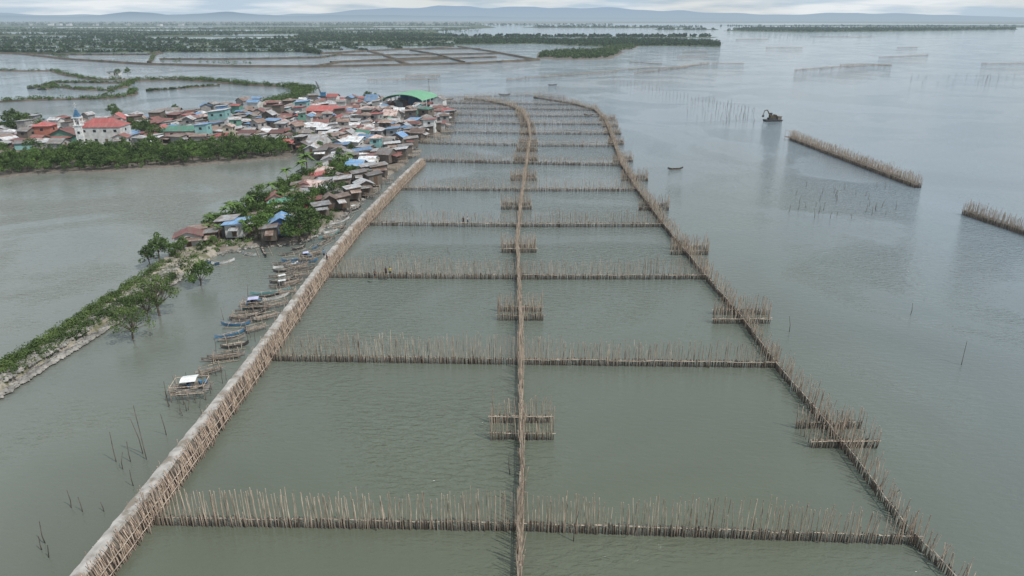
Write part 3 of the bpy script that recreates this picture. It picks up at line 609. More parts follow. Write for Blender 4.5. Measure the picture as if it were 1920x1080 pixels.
fence("tall dense double bamboo screen standing offshore alone",[a,b],.18,2.6,rows=(-.7,0,.7),rails=(.9,),seg=1,n=4,group="bamboo screens offshore",taller=.2,hv_=.35)
a,b=G(1808,402),G(2010,470)
fence("tall dense double bamboo screen standing offshore alone",[a,b],.18,2.5,rows=(-.6,0,.6),rails=(.9,),seg=1,n=4,group="bamboo screens offshore",taller=.2,hv_=.35)
FP=[[(950,152),(1040,144),(1155,136)],[(1155,134),(1215,129),(1275,128)],[(1275,127),(1330,120)],[(1335,121),(1395,121)],[(1490,134),(1560,128),(1670,123)],[(1575,124),(1625,122),(1672,125)],[(1648,109),(1740,105)],[(1682,91),(1720,90)],[(1436,91),(1505,91)],[(1840,122),(1960,120)],[(690,153),(820,150)],[(760,145),(825,143)],[(1380,75),(1440,74)],[(1520,69),(1640,70)],[(1280,99),(1325,98)],[(1190,139),(1290,127)],[(1270,108),(1330,107)],[(1180,118),(1240,122)]]
for p in FP: fence("long thin line of bamboo fish corral stakes far offshore",[G(*q) for q in p],1.0,1.5,rails=(.7,1.2),thick=2.6,seg=1,n=3,stakes=False,name="fish_corral",group="fish corral lines offshore",mt=M_bamd,taller=.5)
def platform(u,v,wd,dp,h,label,roof=None,rz=0.0,name="bamboo_platform",z=.9):
    p=G(u,v); r_=thing(name,label,"platform",(p.x,p.y,0),rz)
    for sx_ in (-1,0,1):
        for sy_ in (-1,1):
            mb=MB(); mb.pole((sx_*wd/2,sy_*dp/2,-.5),(sx_*wd/2+random.uniform(-.1,.1),sy_*dp/2,h if sx_!=0 else z+.3),.05,.04,5); obj("leg",mb.mesh("leg",M_bam),r_)
    mb=MB(); k=int(dp/.2)
    for i in range(k): mb.pole((-wd/2-random.uniform(.1,.5),-dp/2+i*dp/k+.08,z+random.uniform(-.02,.02)),(wd/2+random.uniform(.1,.5),-dp/2+i*dp/k+random.uniform(0,.16),z),.055,.04,5)
    obj("deck",mb.mesh("deck",M_wood),r_)
    mb=MB()
    for s in (-1,1):
        mb.pole((-wd/2,s*dp/2,h-.3),(wd/2,s*dp/2,h-.3),.035); mb.pole((-wd/2,s*dp/2,z-.1),(wd/2,s*dp/2,z-.1),.045)
    for s in (-1,1): mb.pole((s*wd/2,-dp/2,h-.34),(s*wd/2,dp/2,h-.34),.035)
    mb.pole((-wd/2,-dp/2,z),(wd/2,-dp/2,h-.3),.03)
    obj("frame",mb.mesh("frame",M_bam),r_)
    if roof:
        mb=MB(); x0,x1=-wd*.22,wd*.25; d_=dp*.32
        mb.add([(x0,-d_,h),(x1,-d_,h+.05),(x1,0,h+.22),(x0,0,h+.16),(x0,d_,h),(x1,d_,h+.1),(x0,-d_,h-.04),(x1,-d_,h+.01),(x1,0,h+.18),(x0,0,h+.12),(x0,d_,h-.04),(x1,d_,h+.06)],
          [(0,1,2,3),(3,2,5,4),(6,9,8,7),(9,10,11,8),(0,6,7,1),(4,5,11,10),(0,3,9,6),(3,4,10,9),(1,7,8,2),(2,8,11,5)])
        obj("roof",mb.mesh("roof",roof),r_)
        mb=MB()
        for i in range(14):
            mb.box((random.uniform(-wd*.42,wd*.42),random.uniform(-dp*.4,dp*.4),z+.25),(random.uniform(.2,.5),random.uniform(.2,.4),random.uniform(.2,.5)),random.uniform(0,3),i%3)
        obj("stored_gear",mb.mesh("stored_gear",[M_dark,M_bluep,M_wood]),r_)
    return r_
platform(1483,262,3.0,2.2,3.0,"bare bamboo lookout frame at the end of a screen",rz=.1)
platform(360,742,3.2,2.1,1.9,"cluttered bamboo raft with white and blue tarp roof",M_white,.15,name="raft_hut")
platform(478,582,2.8,1.5,1.7,"bamboo landing with a lilac tarp shade",M_purple,.2)
platform(575,492,1.8,1.2,1.6,"small landing under a faded purple tarp",M_purple,.3)
for u,v,w_ in ((425,672,2.6),(500,598,2.4),(520,575,2.4),(540,552,2.0),(565,520,2.0),(590,478,1.8),(545,534,2.2),(618,448,1.6),(450,598,1.8),(395,700,2.0),(480,620,2.0),(560,505,1.8),(635,430,1.6)):
    platform(u,v,w_,1.0,1.0,"flimsy low bamboo jetty among moored boats",None,random.uniform(.1,.7),z=.45)
for u,v in ((720,345),(735,322),(700,362),(745,300),(770,297),(815,258),(842,238),(850,222),(838,252),(795,268),(760,285),(690,372),(755,308),(775,290),(855,215),(830,262)):
    platform(u,v,random.uniform(2.6,4.5),1.8,1.7,"weathered bamboo landing stage over the water",None,random.uniform(-.4,.4))
# ---------------------------------------------------------------- houses
wm=MB(); wm.box((0,0,0),(.8,.08,.7)); WIN=wm.mesh("window",M_glass)
dm=MB(); dm.box((0,0,.9),(.75,.09,1.8)); DOOR=dm.mesh("door",M_door)
sm=MB(); sm.pole((0,0,-1.2),(0,0,1.2),.08,.07,6); STILT=sm.mesh("stilt",M_bamd)
def shell(w_,d_,hh,rtype,rise):
    ov=random.uniform(.25,.5); X=w_/2+ov; Y=d_/2+ov; t=.08
    mb=MB(); mb.box((0,0,hh/2-.1),(w_,d_,hh+.2)); rb=MB()
    if rtype=='gable':
        ri=rise*2; sl=ri/(w_/2); e=hh-ov*sl
        mb.add([(-w_/2,-d_/2,hh),(w_/2,-d_/2,hh),(0,-d_/2,hh+ri),(-w_/2,d_/2,hh),(w_/2,d_/2,hh),(0,d_/2,hh+ri)],[(0,1,2),(4,3,5)])
        z0=.03
        vs=[(-X,-Y,e+z0),(0,-Y,hh+ri+z0),(X,-Y,e+z0),(-X,Y,e+z0),(0,Y,hh+ri+z0),(X,Y,e+z0)]
        vs+=[(a,b,c+t) for a,b,c in vs]
        rb.add(vs,[(0,3,4,1),(1,4,5,2),(6,7,10,9),(7,8,11,10),(0,1,7,6),(1,2,8,7),(3,9,10,4),(4,10,11,5),(0,6,9,3),(2,5,11,8)])
    elif rtype=='hip':
        ri=rise*2; k=min(w_,d_)/2
        vs=[(-X,-Y,hh),(X,-Y,hh),(X,Y,hh),(-X,Y,hh),(0,-max(0,Y-k),hh+ri),(0,max(0,Y-k),hh+ri)]
        if w_>d_: vs[4]=(-(X-k),0,hh+ri); vs[5]=((X-k),0,hh+ri); fs_=[(0,1,5,4),(1,2,5),(2,3,4,5),(3,0,4),(3,2,1,0)]
        else: fs_=[(0,1,4),(1,2,5,4),(2,3,5),(3,0,4,5),(3,2,1,0)]
        rb.add([(a,b,c+.02) for a,b,c in vs],fs_)
    else:
        ri=rise
        vs=[(-X,-Y,hh+.02),(X,-Y,hh+ri),(X,Y,hh+ri),(-X,Y,hh+.02)]; vs+=[(a,b,c+t) for a,b,c in vs]
        mb.add([(w_/2,-d_/2,hh),(w_/2,d_/2,hh),(w_/2,d_/2,hh+ri*.9),(w_/2,-d_/2,hh+ri*.9),(-w_/2,-d_/2,hh),(-w_/2,d_/2,hh)],[(0,1,2,3),(4,0,3),(5,2,1)])
        rb.add(vs,[(0,3,2,1),(4,5,6,7),(0,1,5,4),(1,2,6,5),(2,3,7,6),(3,0,4,7)])
    return mb,rb
def house(x,y,w_,d_,h_,rz,rk,wk,z=.7,stilt=False,rtype='gable',storeys=1,label=None,name="house",group="houses of the fishing village",rise=None):
    if label is None:
        label=f"{wk} {'two storey ' if storeys>1 else ''}house with {rk} roof"+(" on stilts" if stilt else "")
    r_=thing(name,label,"house",(x,y,z),rz,group); hh=h_*storeys; rise=rise or w_*random.uniform(.08,.15)
    mb,rb=shell(w_,d_,hh,rtype,rise)
    obj("wall",mb.mesh("wall",WALLS[wk]),r_); obj("roof",rb.mesh("roof",ROOFS[rk]),r_)
    if rtype!='hip' and random.random()<.65 and name=="house":
        ab=MB(); aw=w_*random.uniform(.5,.95); ax=random.uniform(-.5,.5)*(w_-aw); ad=random.uniform(.8,1.9); az=h_*random.uniform(.8,.9)
        vs=[(ax-aw/2,-d_/2-ad,az-.35),(ax+aw/2,-d_/2-ad,az-.35),(ax+aw/2,-d_/2-.03,az),(ax-aw/2,-d_/2-.03,az)]; vs+=[(a,b,c+.05) for a,b,c in vs]
        ab.add(vs,[(0,3,2,1),(4,5,6,7),(0,1,5,4),(1,2,6,5),(2,3,7,6),(3,0,4,7)]); obj("awning",ab.mesh("awning",ROOFS[random.choice(['rusty brown','weathered grey','grey metal','pale silver','rusty brown','maroon'])]),r_)
    for s in range(storeys):
        zz=s*h_+h_*.58; k=max(1,int(w_/2.4))
        for i in range(k):
            xx=-w_/2+(i+.5)*w_/k
            if s==0 and i==k//2: obj("door",DOOR,r_,(xx,-d_/2-.02,0))
            else: obj("window",WIN,r_,(xx,-d_/2-.02,zz))
        obj("window",WIN,r_,(w_/2+.02,0,zz),math.pi/2)
        if s: obj("window",WIN,r_,(-w_/2-.02,0,zz),math.pi/2)
    if stilt:
        for a in (-.42,0,.42):
            for b in (-.42,.42): obj("stilt",STILT,r_,(w_*a,d_*b,-1.2))
    return r_
taken=[]
def land_house(u,v,*a,**k):
    p=G(u,v); taken.append((p.x,p.y,max(a[0],a[1])*.5)); return house(p.x,p.y,*a,**k)
land_house(204,273,11.5,7,2.6,.08,'red','white',storeys=2,rtype='hip',rise=1.1,label="white two storey hall with large red hip roof",name="village_hall")
land_house(232,276,4,3,2.4,.08,'maroon','white',rtype='gable',label="white annex with maroon gable roof beside the hall")
land_house(92,268,4.6,4.6,2.3,.1,'red','orange red',storeys=2,rtype='hip',rise=.6,label="orange red two storey house with red roof")
land_house(128,270,7.0,4.5,2.5,.05,'maroon','teal green',storeys=1,label="long teal green house with maroon roof")
land_house(225,240,5,6,2.6,.3,'red','white',storeys=1,rise=.9,label="white chapel-like house with steep red roof")
land_house(345,262,12,5,2.3,.05,'green','pink',rtype='hip',rise=.7,label="long pink building with green hip roof",name="school_building")
land_house(385,265,3.6,4,2.2,0,'blue','turquoise',storeys=2,rtype='shed',label="narrow two storey turquoise house with blue roof")
land_house(415,238,6,5,2.3,0,'pale silver','turquoise',storeys=2,rtype='shed',label="turquoise two storey building with pale flat roof")
land_house(610,222,15,6,2.4,-.05,'red','orange red',rtype='hip',rise=.9,label="long orange building with bright red roof",name="school_building")
land_house(590,255,8,5,2.5,.1,'pale silver','white',rtype='hip',rise=.6,label="white house with broad pale metal hip roof")
land_house(690,228,9,6,2.5,1.57,'maroon','cream',rtype='gable',rise=.6)
land_house(735,232,6,5,2.5,1.4,'dusty pink','grey block',rtype='gable')
land_house(700,262,5,4,2.3,0,'maroon','blue',storeys=1,rtype='shed')
land_house(670,282,5,4.5,2.3,1.2,'pale silver','white',rtype='gable')
land_house(690,280,4.6,4.6,2.3,1.3,'blue','white',rtype='gable',z=.9)
land_house(600,285,6,5,2.3,1.4,'grey metal','white',rtype='gable')
land_house(570,218,4.5,5,2.4,.0,'blue','turquoise',storeys=2,rtype='shed')
land_house(797,206,6,6,2.4,.1,'blue','grey block',rtype='shed')
land_house(700,202,8,5,2.5,1.5,'blue','white',rtype='gable')
p=G(158,277); taken.append((p.x,p.y,3)); ch=thing("bell_tower","slender white and blue bell tower topped by a cross","tower",(p.x,p.y,.7)); ch.scale=(.9,.9,1)
mb=MB(); mb.box((0,0,2.8),(2.2,2.2,5.8)); mb.box((0,0,5.8),(2.6,2.6,.25)); 
for a in (-1,1):
    for b in (-1,1): mb.box((a*.8,b*.8,6.9),(.32,.32,2))
mb.box((0,0,8.0),(2.2,2.2,.3)); obj("shaft",mb.mesh("shaft",M_white),ch)
mb=MB(); 
for k in range(4): mb.box((0,0,8.4+k*.5),(1.6-k*.35,1.6-k*.35,.52))
mb.pole((0,0,10.3),(0,0,11),.12,.05); obj("spire",mb.mesh("spire",M_bluep),ch)
mb=MB(); mb.box((0,0,11.4),(.14,.14,1.4)); mb.box((0,0,11.6),(.8,.12,.14)); obj("cross",mb.mesh("cross",M_white),ch)
mb=MB(); mb.pole((0,0,6.2),(0,0,6.9),.5,.22,10); obj("bell",mb.mesh("bell",M_dark),ch)
for z_ in (1.6,3.8): obj("window",WIN,ch,(0,-1.12,z_))
p=G(768,209); taken.append((p.x,p.y+3,8.5)); ct=thing("covered_court","open covered court under a bright green arched roof","building",(p.x,p.y+4,.7),-.25)
vs=[];fs=[];n_=16
for i in range(n_+1):
    a=math.pi*(.12+.76*i/n_); x_=-math.cos(a)*9.5; z_=4.2+(math.sin(a)-.37)*3.6
    vs+=[(x_,-9,z_),(x_,9,z_),(x_*.985,-9,z_-.15),(x_*.985,9,z_-.15)]
for i in range(n_):
    o=i*4; fs+=[(o,o+1,o+5,o+4),(o+2,o+6,o+7,o+3),(o,o+4,o+6,o+2),(o+1,o+3,o+7,o+5)]
mb=MB(); mb.add(vs,fs); obj("roof",mb.mesh("roof",M_green),ct)
for sx_ in (-8.6,8.6):
    for k in range(5):
        mb=MB(); mb.box((sx_,-8.5+k*4.25,2.2),(.35,.35,4.6)); obj("column",mb.mesh("column",M_white),ct)
mb=MB(); mb.box((0,8.4,2.4),(16,.25,4.2)); mb.box((0,0,.1),(17.6,18,.2)); obj("stage_wall",mb.mesh("stage_wall",WALLS['blue']),ct)
p=G(806,200); o=thing("light_mast","tall thin steel mast rising above the court","mast",(p.x,p.y,.7)); mb=MB(); mb.pole((0,0,0),(0,0,11),.16,.07,6); mb.box((0,0,10.6),(1.2,.1,.1)); mb.box((0,0,9.6),(.8,.1,.1)); obj("shaft",mb.mesh("shaft",M_dark),o)
vp=[G(u,v) for u,v in VIL]; xs=[p.x for p in vp]; ys=[p.y for p in vp]; rk=['rusty brown']*7+['weathered grey']*8+['grey metal']*8+['pale silver']*4+['red']*2+['maroon']*5+['blue']*3+['green']+['dusty pink']*3
wk=['grey block']*8+['brown plank']*8+['white']*4+['blue','turquoise','cream','pink','teal green']
hs_=[]; tries=0
while len(hs_)<520 and tries<60000:
    tries+=1; x=random.uniform(max(min(xs),-205),max(xs)); y=random.uniform(min(ys),max(ys))
    if not inpoly(x,y,vp): continue
    w_=random.uniform(2.3,4.2); d_=random.uniform(2.7,4.8)
    if tries>30000: w_*=.8; d_*=.8
    rr=max(w_,d_)*.5
    if any((x-a)**2+(y-b)**2<(rr+c)**2*.6 for a,b,c in taken): continue
    taken.append((x,y,rr)); hs_.append((x,y,w_,d_,random.uniform(1.7,2.2),random.choice([0,1.57,.15,-.2,1.4])+random.gauss(0,.2),random.choice(rk),random.choice(wk),random.choice(['gable','gable','shed','shed','hip']),2 if random.random()<.16 else 1))
print('houses',len(hs_))
hs_.sort(key=lambda t:t[0]**2+t[1]**2)
for t in hs_[:220]: house(*t[:8],rtype=t[8],storeys=t[9])
far=MB(); keys=list(ROOFS)+list(WALLS); mats=[ROOFS[k] for k in ROOFS]+[WALLS[k] for k in WALLS]
for x,y,w_,d_,h_,rz,rk_,wk_,ty,st in hs_[220:]:
    a,b=shell(w_,d_,h_*st,ty,w_*random.uniform(.08,.15)); ca,sa=math.cos(rz),math.sin(rz)
    for m_,k_ in ((a,keys.index(wk_)),(b,keys.index(rk_))):
        far.add([(x+v[0]*ca-v[1]*sa,y+v[0]*sa+v[1]*ca,v[2]+.7) for v in m_.v],m_.f,k_)
if far.v: obj("distant_houses",far.mesh("distant_houses",mats),kind="stuff")
SH=[(352,470,4.0,3.0,1.8,.35,'maroon','white',0,'gable'),(370,456,2.8,2.6,1.7,.3,'rusty brown','brown plank',0,'shed'),(443,455,3.0,3.4,2.0,.05,'blue','white',1,'shed'),(426,448,2.5,3.2,2.0,.05,'grey metal','brown plank',1,'shed'),
 (527,452,3.5,3.6,2.1,.25,'blue','blue',1,'gable'),(505,462,2.4,2.4,1.9,.2,'weathered grey','brown plank',1,'shed'),(528,405,4.0,3.2,2.0,.1,'green','brown plank',0,'shed'),(515,398,3.2,3.2,2.0,.3,'maroon','pink',0,'gable'),
 (545,392,3.2,3.2,2.0,.1,'rusty brown','brown plank',0,'shed'),(590,372,4.6,4.0,2.1,1.3,'dusty pink','white',0,'gable'),(572,372,3.6,3.2,2.0,.1,'maroon','pink',0,'gable'),(605,362,3.8,3.2,2.0,-.2,'pale silver','white',0,'shed'),
 (625,385,3.0,3.0,2.0,.3,'weathered grey','grey block',0,'gable'),(642,365,3.4,3.2,2.0,.2,'grey metal','brown plank',1,'shed'),(660,382,2.8,2.8,1.9,.5,'grey metal','brown plank',1,'shed'),(612,345,4.0,3.2,2.0,1.2,'dusty pink','brown plank',0,'gable'),
 (595,352,3.4,3.2,2.0,.4,'red','white',0,'shed'),(668,330,4.1,3.8,2.1,1.4,'blue','grey block',0,'gable'),(690,322,4.4,3.8,2.1,1.5,'pale silver','white',0,'gable'),(655,312,3.8,3.8,2.1,.1,'weathered grey','brown plank',0,'shed'),(708,338,3.8,3.4,2.0,.4,'weathered grey','brown plank',1,'shed'),
 (700,355,3.0,3.0,1.9,.5,'weathered grey','brown plank',1,'shed'),(682,372,3.0,2.8,1.9,.5,'grey metal','brown plank',1,'gable'),(725,312,4.2,3.6,2.0,1.2,'weathered grey','brown plank',1,'gable'),(748,305,4.0,3.0,2.0,.0,'pale silver','brown plank',1,'shed'),(712,302,4.2,3.6,2.0,.1,'grey metal','grey block',0,'shed'),
 (620,318,3.8,3.2,2.0,.1,'grey metal','white',0,'gable'),(678,302,4.2,3.8,2.0,.3,'blue','white',0,'shed'),(735,292,4.0,3.2,2.0,.2,'pale silver','brown plank',1,'shed'),(770,282,3.8,3.6,2.0,.2,'weathered grey','brown plank',1,'shed'),(785,268,4.0,3.8,2.0,1.3,'rusty brown','brown plank',1,'gable'),(815,250,4.0,3.6,2.0,.1,'weathered grey','brown plank',1,'shed'),
 (832,236,4.0,3.8,2.0,1.4,'grey metal','brown plank',1,'gable'),(843,226,3.6,3.6,2.0,.0,'grey metal','brown plank',1,'shed'),(640,400,2.6,2.4,1.9,.5,'rusty brown','brown plank',1,'shed'),(586,402,3.0,3.0,2.0,.2,'maroon','orange red',0,'shed'),
 (560,385,2.8,2.8,2.0,.3,'grey metal','grey block',0,'shed'),(632,352,3.2,3,2.0,.6,'weathered grey','grey block',0,'gable'),(650,350,3,3,2.0,.2,'maroon','brown plank',0,'shed'),(690,338,3.2,3,2.0,.4,'grey metal','brown plank',1,'shed'),(672,352,3,3,2.0,.4,'weathered grey','brown plank',1,'shed'),(610,378,2.8,2.8,2.0,.4,'pale silver','grey block',0,'shed'),(640,318,3.2,3,2.0,.1,'rusty brown','grey block',0,'shed'),(700,312,3.2,3.2,2.0,.2,'maroon','white',0,'shed'),(802,258,3.2,3.2,2.0,.2,'grey metal','brown plank',1,'shed'),(760,296,3.4,3,1.9,.2,'weathered grey','brown plank',1,'shed'),
 (392,462,2.4,2.2,1.7,.2,'weathered grey','brown plank',0,'shed'),(410,450,2.2,2.2,1.7,.3,'rusty brown','grey block',0,'shed'),(468,446,2.6,2.4,1.8,.1,'grey metal','brown plank',0,'shed'),(484,430,2.6,2.4,1.8,.4,'rusty brown','grey block',0,'shed'),(548,440,2.4,2.4,1.8,.2,'weathered grey','brown plank',1,'shed'),(602,415,2.6,2.4,1.8,.4,'grey metal','brown plank',1,'shed'),(618,402,2.4,2.4,1.8,.3,'rusty brown','brown plank',1,'gable'),(560,368,2.8,2.6,1.9,.2,'weathered grey','grey block',0,'shed'),(580,360,2.6,2.6,1.9,1.2,'rusty brown','brown plank',0,'gable'),(574,388,2.8,2.6,1.9,.3,'pale silver','grey block',0,'shed')]
for u,v,w_,d_,h_,rz,a,b,s,ty in SH:
    p=G(u,v); house(p.x,p.y+d_*.4,w_,d_,h_,rz,a,b,z=1.2 if s else .6,stilt=bool(s),rtype=ty)
for u,v in ((215,142),(1088,68),(96,48),(112,48),(130,48.5),(62,48),(180,48.2),(240,48),(300,49),(340,48)):
    p=G(u,v); s=max(1,p.y/1100); house(p.x,p.y,7*s,5*s,2.2*s,random.uniform(-.3,.3),'pale silver','white',z=.5,label="small pale building alone on the pond plain",name="farm_building",group="distant farm buildings",rtype='shed')
# ---------------------------------------------------------------- boats
def hull_mesh(L,mt,mi):
    n_=13; vs=[]; fs=[]; bw=random.uniform(.2,.28)
    for i in range(n_):
        t=i/(n_-1)*2-1; b=max(.015,bw*(1-abs(t)**2.2)); zt=.32+.34*abs(t)**3.0; zk=-.12+.34*abs(t)**3; x_=t*L/2
        ib=b*.82; iz=max(zk+.12,zt-.22)
        vs+=[(x_,-b,zt),(x_,-b*.7,zk+.14),(x_,0,zk),(x_,b*.7,zk+.14),(x_,b,zt),(x_,ib,zt),(x_,ib*.8,iz-.06),(x_,-ib*.8,iz-.06),(x_,-ib,zt)]
    for i in range(n_-1):
        for j in range(9): k=(j+1)%9; fs.append((i*9+j,(i+1)*9+j,(i+1)*9+k,i*9+k))
    fs.append(tuple(range(9))); fs.append(tuple((n_-1)*9+j for j in reversed(range(9))))
    mb=MB(); mb.add(vs,fs)
    for f_ in range(len(fs)):
        if f_<(n_-1)*9 and f_%9 in (5,6,7): mb.m[f_]=1
    for k in (-.22,.0,.25): mb.box((k*L,0,.28),(.18,bw*1.5,.04),0,1)
    return mb.mesh("hull",[mt,mi])
BM={'blue':(M_bluep,M_wood),'white':(M_white,M_wood),'grey wooden':(M_wood,M_dark),'teal':(M_teal,M_wood),'dark':(M_dark,M_wood)}
def boat(a,b,colr,out=True,canopy=False,jit=0):
    p,q=G(*a),G(*b); L=max(3.0,min(9.5,(q-p).length))*random.uniform(.85,1.1); c=(p+q)/2
    r_=thing("outrigger_boat" if out else "rowing_boat",f"narrow {colr} {'outrigger fishing boat with bamboo floats' if out else 'wooden fishing boat'} on calm water","boat",(c.x,c.y,.02),math.atan2(q.y-p.y,q.x-p.x)+random.gauss(0,jit),"fishing boats")
    obj("hull",hull_mesh(L,*BM[colr]),r_)
    if out:
        ow=random.uniform(.75,1.05)
        for s in (-1,1):
            mb=MB(); mb.pole((-L*.36,s*ow,.06),(L*.36,s*ow,.06),.032,.032,5,3,.05); obj("outrigger_float",mb.mesh("outrigger_float",M_rail),r_)
        for k in (-.22,.22):
            mb=MB(); mb.pole((k*L,-ow-.05,.12),(k*L,0,.38),.022); mb.pole((k*L,0,.38),(k*L,ow+.05,.12),.022); obj("crossbeam",mb.mesh("crossbeam",M_rail),r_)
    if canopy:
        mb=MB(); 
        for i in (-1,1):
            for j in (-1,1): mb.pole((i*.4,j*.22,.28),(i*.4,j*.22,1.0),.02)
        mb.box((0,0,1.02),(1.0,.6,.04)); obj("canopy",mb.mesh("canopy",M_white),r_)
BO=[((398,636),(468,623),'blue'),((415,641),(456,635),'grey wooden'),((380,684),(458,664),'grey wooden'),((388,676),(450,668),'grey wooden'),((415,614),(470,607),'blue'),((433,600),(495,592),'dark'),((440,591),(510,578),'grey wooden'),
 ((470,553),(545,547),'teal'),((500,543),(560,534),'grey wooden'),((503,523),(560,513),'grey wooden'),((512,504),(560,498),'white'),((528,492),(570,486),'blue'),((540,514),(590,502),'grey wooden'),((480,562),(530,552),'dark'),
 ((370,488),(414,498),'blue'),((398,497),(440,491),'white'),((455,477),(482,482),'white'),((487,460),(503,486),'dark'),((600,452),(636,434),'teal'),((610,440),(640,428),'white'),((640,415),(662,400),'grey wooden'),((655,392),(680,378),'grey wooden'),((665,375),(692,362),'blue'),
 ((505,533),(555,524),'dark'),((450,585),(500,570),'teal'),((525,480),(560,476),'grey wooden'),((545,470),(575,465),'dark'),((720,298),(750,290),'white'),((735,302),(765,294),'white'),((755,298),(785,291),'grey wooden'),
 ((492,565),(545,556),'white'),((520,538),(570,528),'grey wooden'),((530,505),(580,494),'grey wooden'),((548,500),(595,488),'blue'),((560,488),(600,476),'grey wooden'),((515,512),(550,508),'dark'),((440,606),(480,599),'grey wooden'),((625,425),(650,410),'white'),((650,402),(675,388),'dark'),((675,368),(700,352),'grey wooden'),((598,462),(622,450),'grey wooden'),((512,498),(545,494),'grey wooden'),((580,470),(606,458),'blue'),((420,655),(462,647),'dark'),((630,440),(655,422),'grey wooden'),((700,345),(722,330),'white')]
for i,(a,b,c) in enumerate(BO): boat(a,b,c,True,canopy=(i%15==8),jit=.14)
boat((1252,318),(1280,317),'dark',True); boat((936,178),(956,178),'dark',False); boat((1028,160),(1044,159),'dark',False); boat((1095,216),(1112,217),'dark',False); boat((830,187),(850,186),'dark',False)
p=G(1449,227); SC=.82
bz=thing("barge","low rusty barge carrying a digger","boat",(p.x,p.y,0),.1); bz.scale=(SC,)*3
mb=MB(); mb.add([(-3.6,-1.8,-.3),(3.2,-1.8,-.3),(3.2,1.8,-.3),(-3.6,1.8,-.3),(-4,-2,.7),(3.8,-2,.7),(3.8,2,.7),(-4,2,.7)],[(0,3,2,1),(4,5,6,7),(0,1,5,4),(1,2,6,5),(2,3,7,6),(3,0,4,7)]); obj("hull",mb.mesh("hull",M_dark),bz)
mb=MB(); mb.box((2.6,0,1.4),(1.6,2.4,1.4)); mb.box((2.6,0,2.15),(2,2.8,.1)); obj("cabin",mb.mesh("cabin",M_wood),bz)
ex=thing("excavator","old dark brown excavator on a barge with raised boom","excavator",(p.x-.5,p.y,.7*SC),.1); ex.scale=(SC,)*3
for s in (-1,1):
    mb=MB(); pr=[(-1.6,.15),(-1.75,.45),(-1.5,.75),(1.5,.75),(1.75,.45),(1.6,.15),(1.3,0),(-1.3,0)]; vs=[(x_,s*1.0-.25,z_) for x_,z_ in pr]+[(x_,s*1.0+.25,z_) for x_,z_ in pr]
    mb.add(vs,[tuple(range(8)),tuple(reversed(range(8,16)))]+[(i,i+8,(i+1)%8+8,(i+1)%8) for i in range(8)]); obj("track",mb.mesh("track",M_dark),ex)
mb=MB(); mb.box((.3,0,1.3),(2.8,2.2,.9)); mb.box((1.3,0,1.5),(.9,2.2,1.3)); obj("body",mb.mesh("body",M_steel),ex)
mb=MB(); mb.box((-.5,.6,2.2),(1.2,.9,1.3)); obj("cab",mb.mesh("cab",M_dark),ex)
mb=MB(); mb.pole((-.9,-.1,1.4),(-2.6,-.1,4.2),.28,.22,4); mb.pole((-2.6,-.1,4.2),(-3.8,-.1,4.0),.22,.18,4); obj("boom",mb.mesh("boom",M_steel),ex)
mb=MB(); mb.pole((-3.8,-.1,4.1),(-4.3,-.1,2.0),.18,.13,4); obj("arm",mb.mesh("arm",M_steel),ex)
mb=MB(); mb.add([(-4.7,-.5,1.2),(-3.9,-.5,1.1),(-4.0,-.5,2.1),(-4.5,-.5,2.1),(-4.7,.3,1.2),(-3.9,.3,1.1),(-4.0,.3,2.1),(-4.5,.3,2.1)],[(0,1,2,3),(7,6,5,4),(0,4,5,1),(1,5,6,2),(2,6,7,3),(3,7,4,0)]); obj("bucket",mb.mesh("bucket",M_dark),ex)
p=G(605,183); cr=thing("crane_barge","blue crane barge with lattice boom on the channel","boat",(p.x,p.y,0)); cr.scale=(.8,)*3
mb=MB(); mb.box((0,0,.4),(7,3.5,1.3)); obj("hull",mb.mesh("hull",M_dark),cr)
mb=MB(); mb.box((.5,0,2),(3,2.4,1.9)); mb.box((.5,0,3.1),(3.4,2.8,.15)); obj("cabin",mb.mesh("cabin",M_bluep),cr)
mb=MB()
for dx,dy in ((-.3,-.3),(.3,-.3),(-.3,.3),(.3,.3)): mb.pole((-.8+dx,dy,2.2),(-3.2+dx*.3,dy*.3,9.5),.09)
for k in range(8):
    t=k/8; mb.pole((-1.1-2.2*t,-.3*(1-t*.7),2.2+7.3*t),(-.5-2.5*t,-.3*(1-t*.7),3+7.0*t),.07)
obj("boom",mb.mesh("boom",M_dark),cr)
mb=MB(); mb.pole((-3.2,0,9.5),(1.5,0,3.1),.03); mb.pole((-3.2,0,9.5),(-3.4,0,2.0),.03); obj("cable",mb.mesh("cable",M_dark),cr)
# ---------------------------------------------------------------- lone stakes
stv=[]
for i in range(5):
    mb=MB(); mb.pole((0,0,-.5),(random.uniform(-.25,.25),random.uniform(-.2,.2),1.6+.35*i),.032,.016,5,2,.08); stv.append(mb.mesh("bamboo_stake",M_bamd))
def stake(u,v,k=None,s=1,w=1):
    p=G(u,v); o=obj("bamboo_stake",random.choice(stv) if k is None else stv[k],None,(p.x,p.y,0),random.uniform(0,6),label="single thin bamboo stake standing in open water",category="stake",group="lone stakes in the water"); o.scale=(w,w,s)
for u,v,s in ((1803,684,.9),(1707,590,.7),(1480,622,.7),(218,866,1.3),(245,866,.9),(275,862,2.0),(268,850,1.2),(312,815,1.2),(345,760,.8),(85,1018,.8),(90,1045,.6),(78,1030,.8),(155,960,.5),(133,953,.6),(250,910,.6),(1075,1015,.9),(957,890,.7),(195,960,.5),(320,905,.6),(230,880,.5),(465,560,1),(420,600,.8),(435,660,.7),(350,770,.6),(312,745,.7)): stake(u,v,None,s,1.3)
for i in range(34): stake(random.uniform(1475,1690),random.uniform(345,415),None,.6,1.6)
for i in range(34): stake(random.uniform(1290,1420),random.uniform(190,235),None,.8,2)
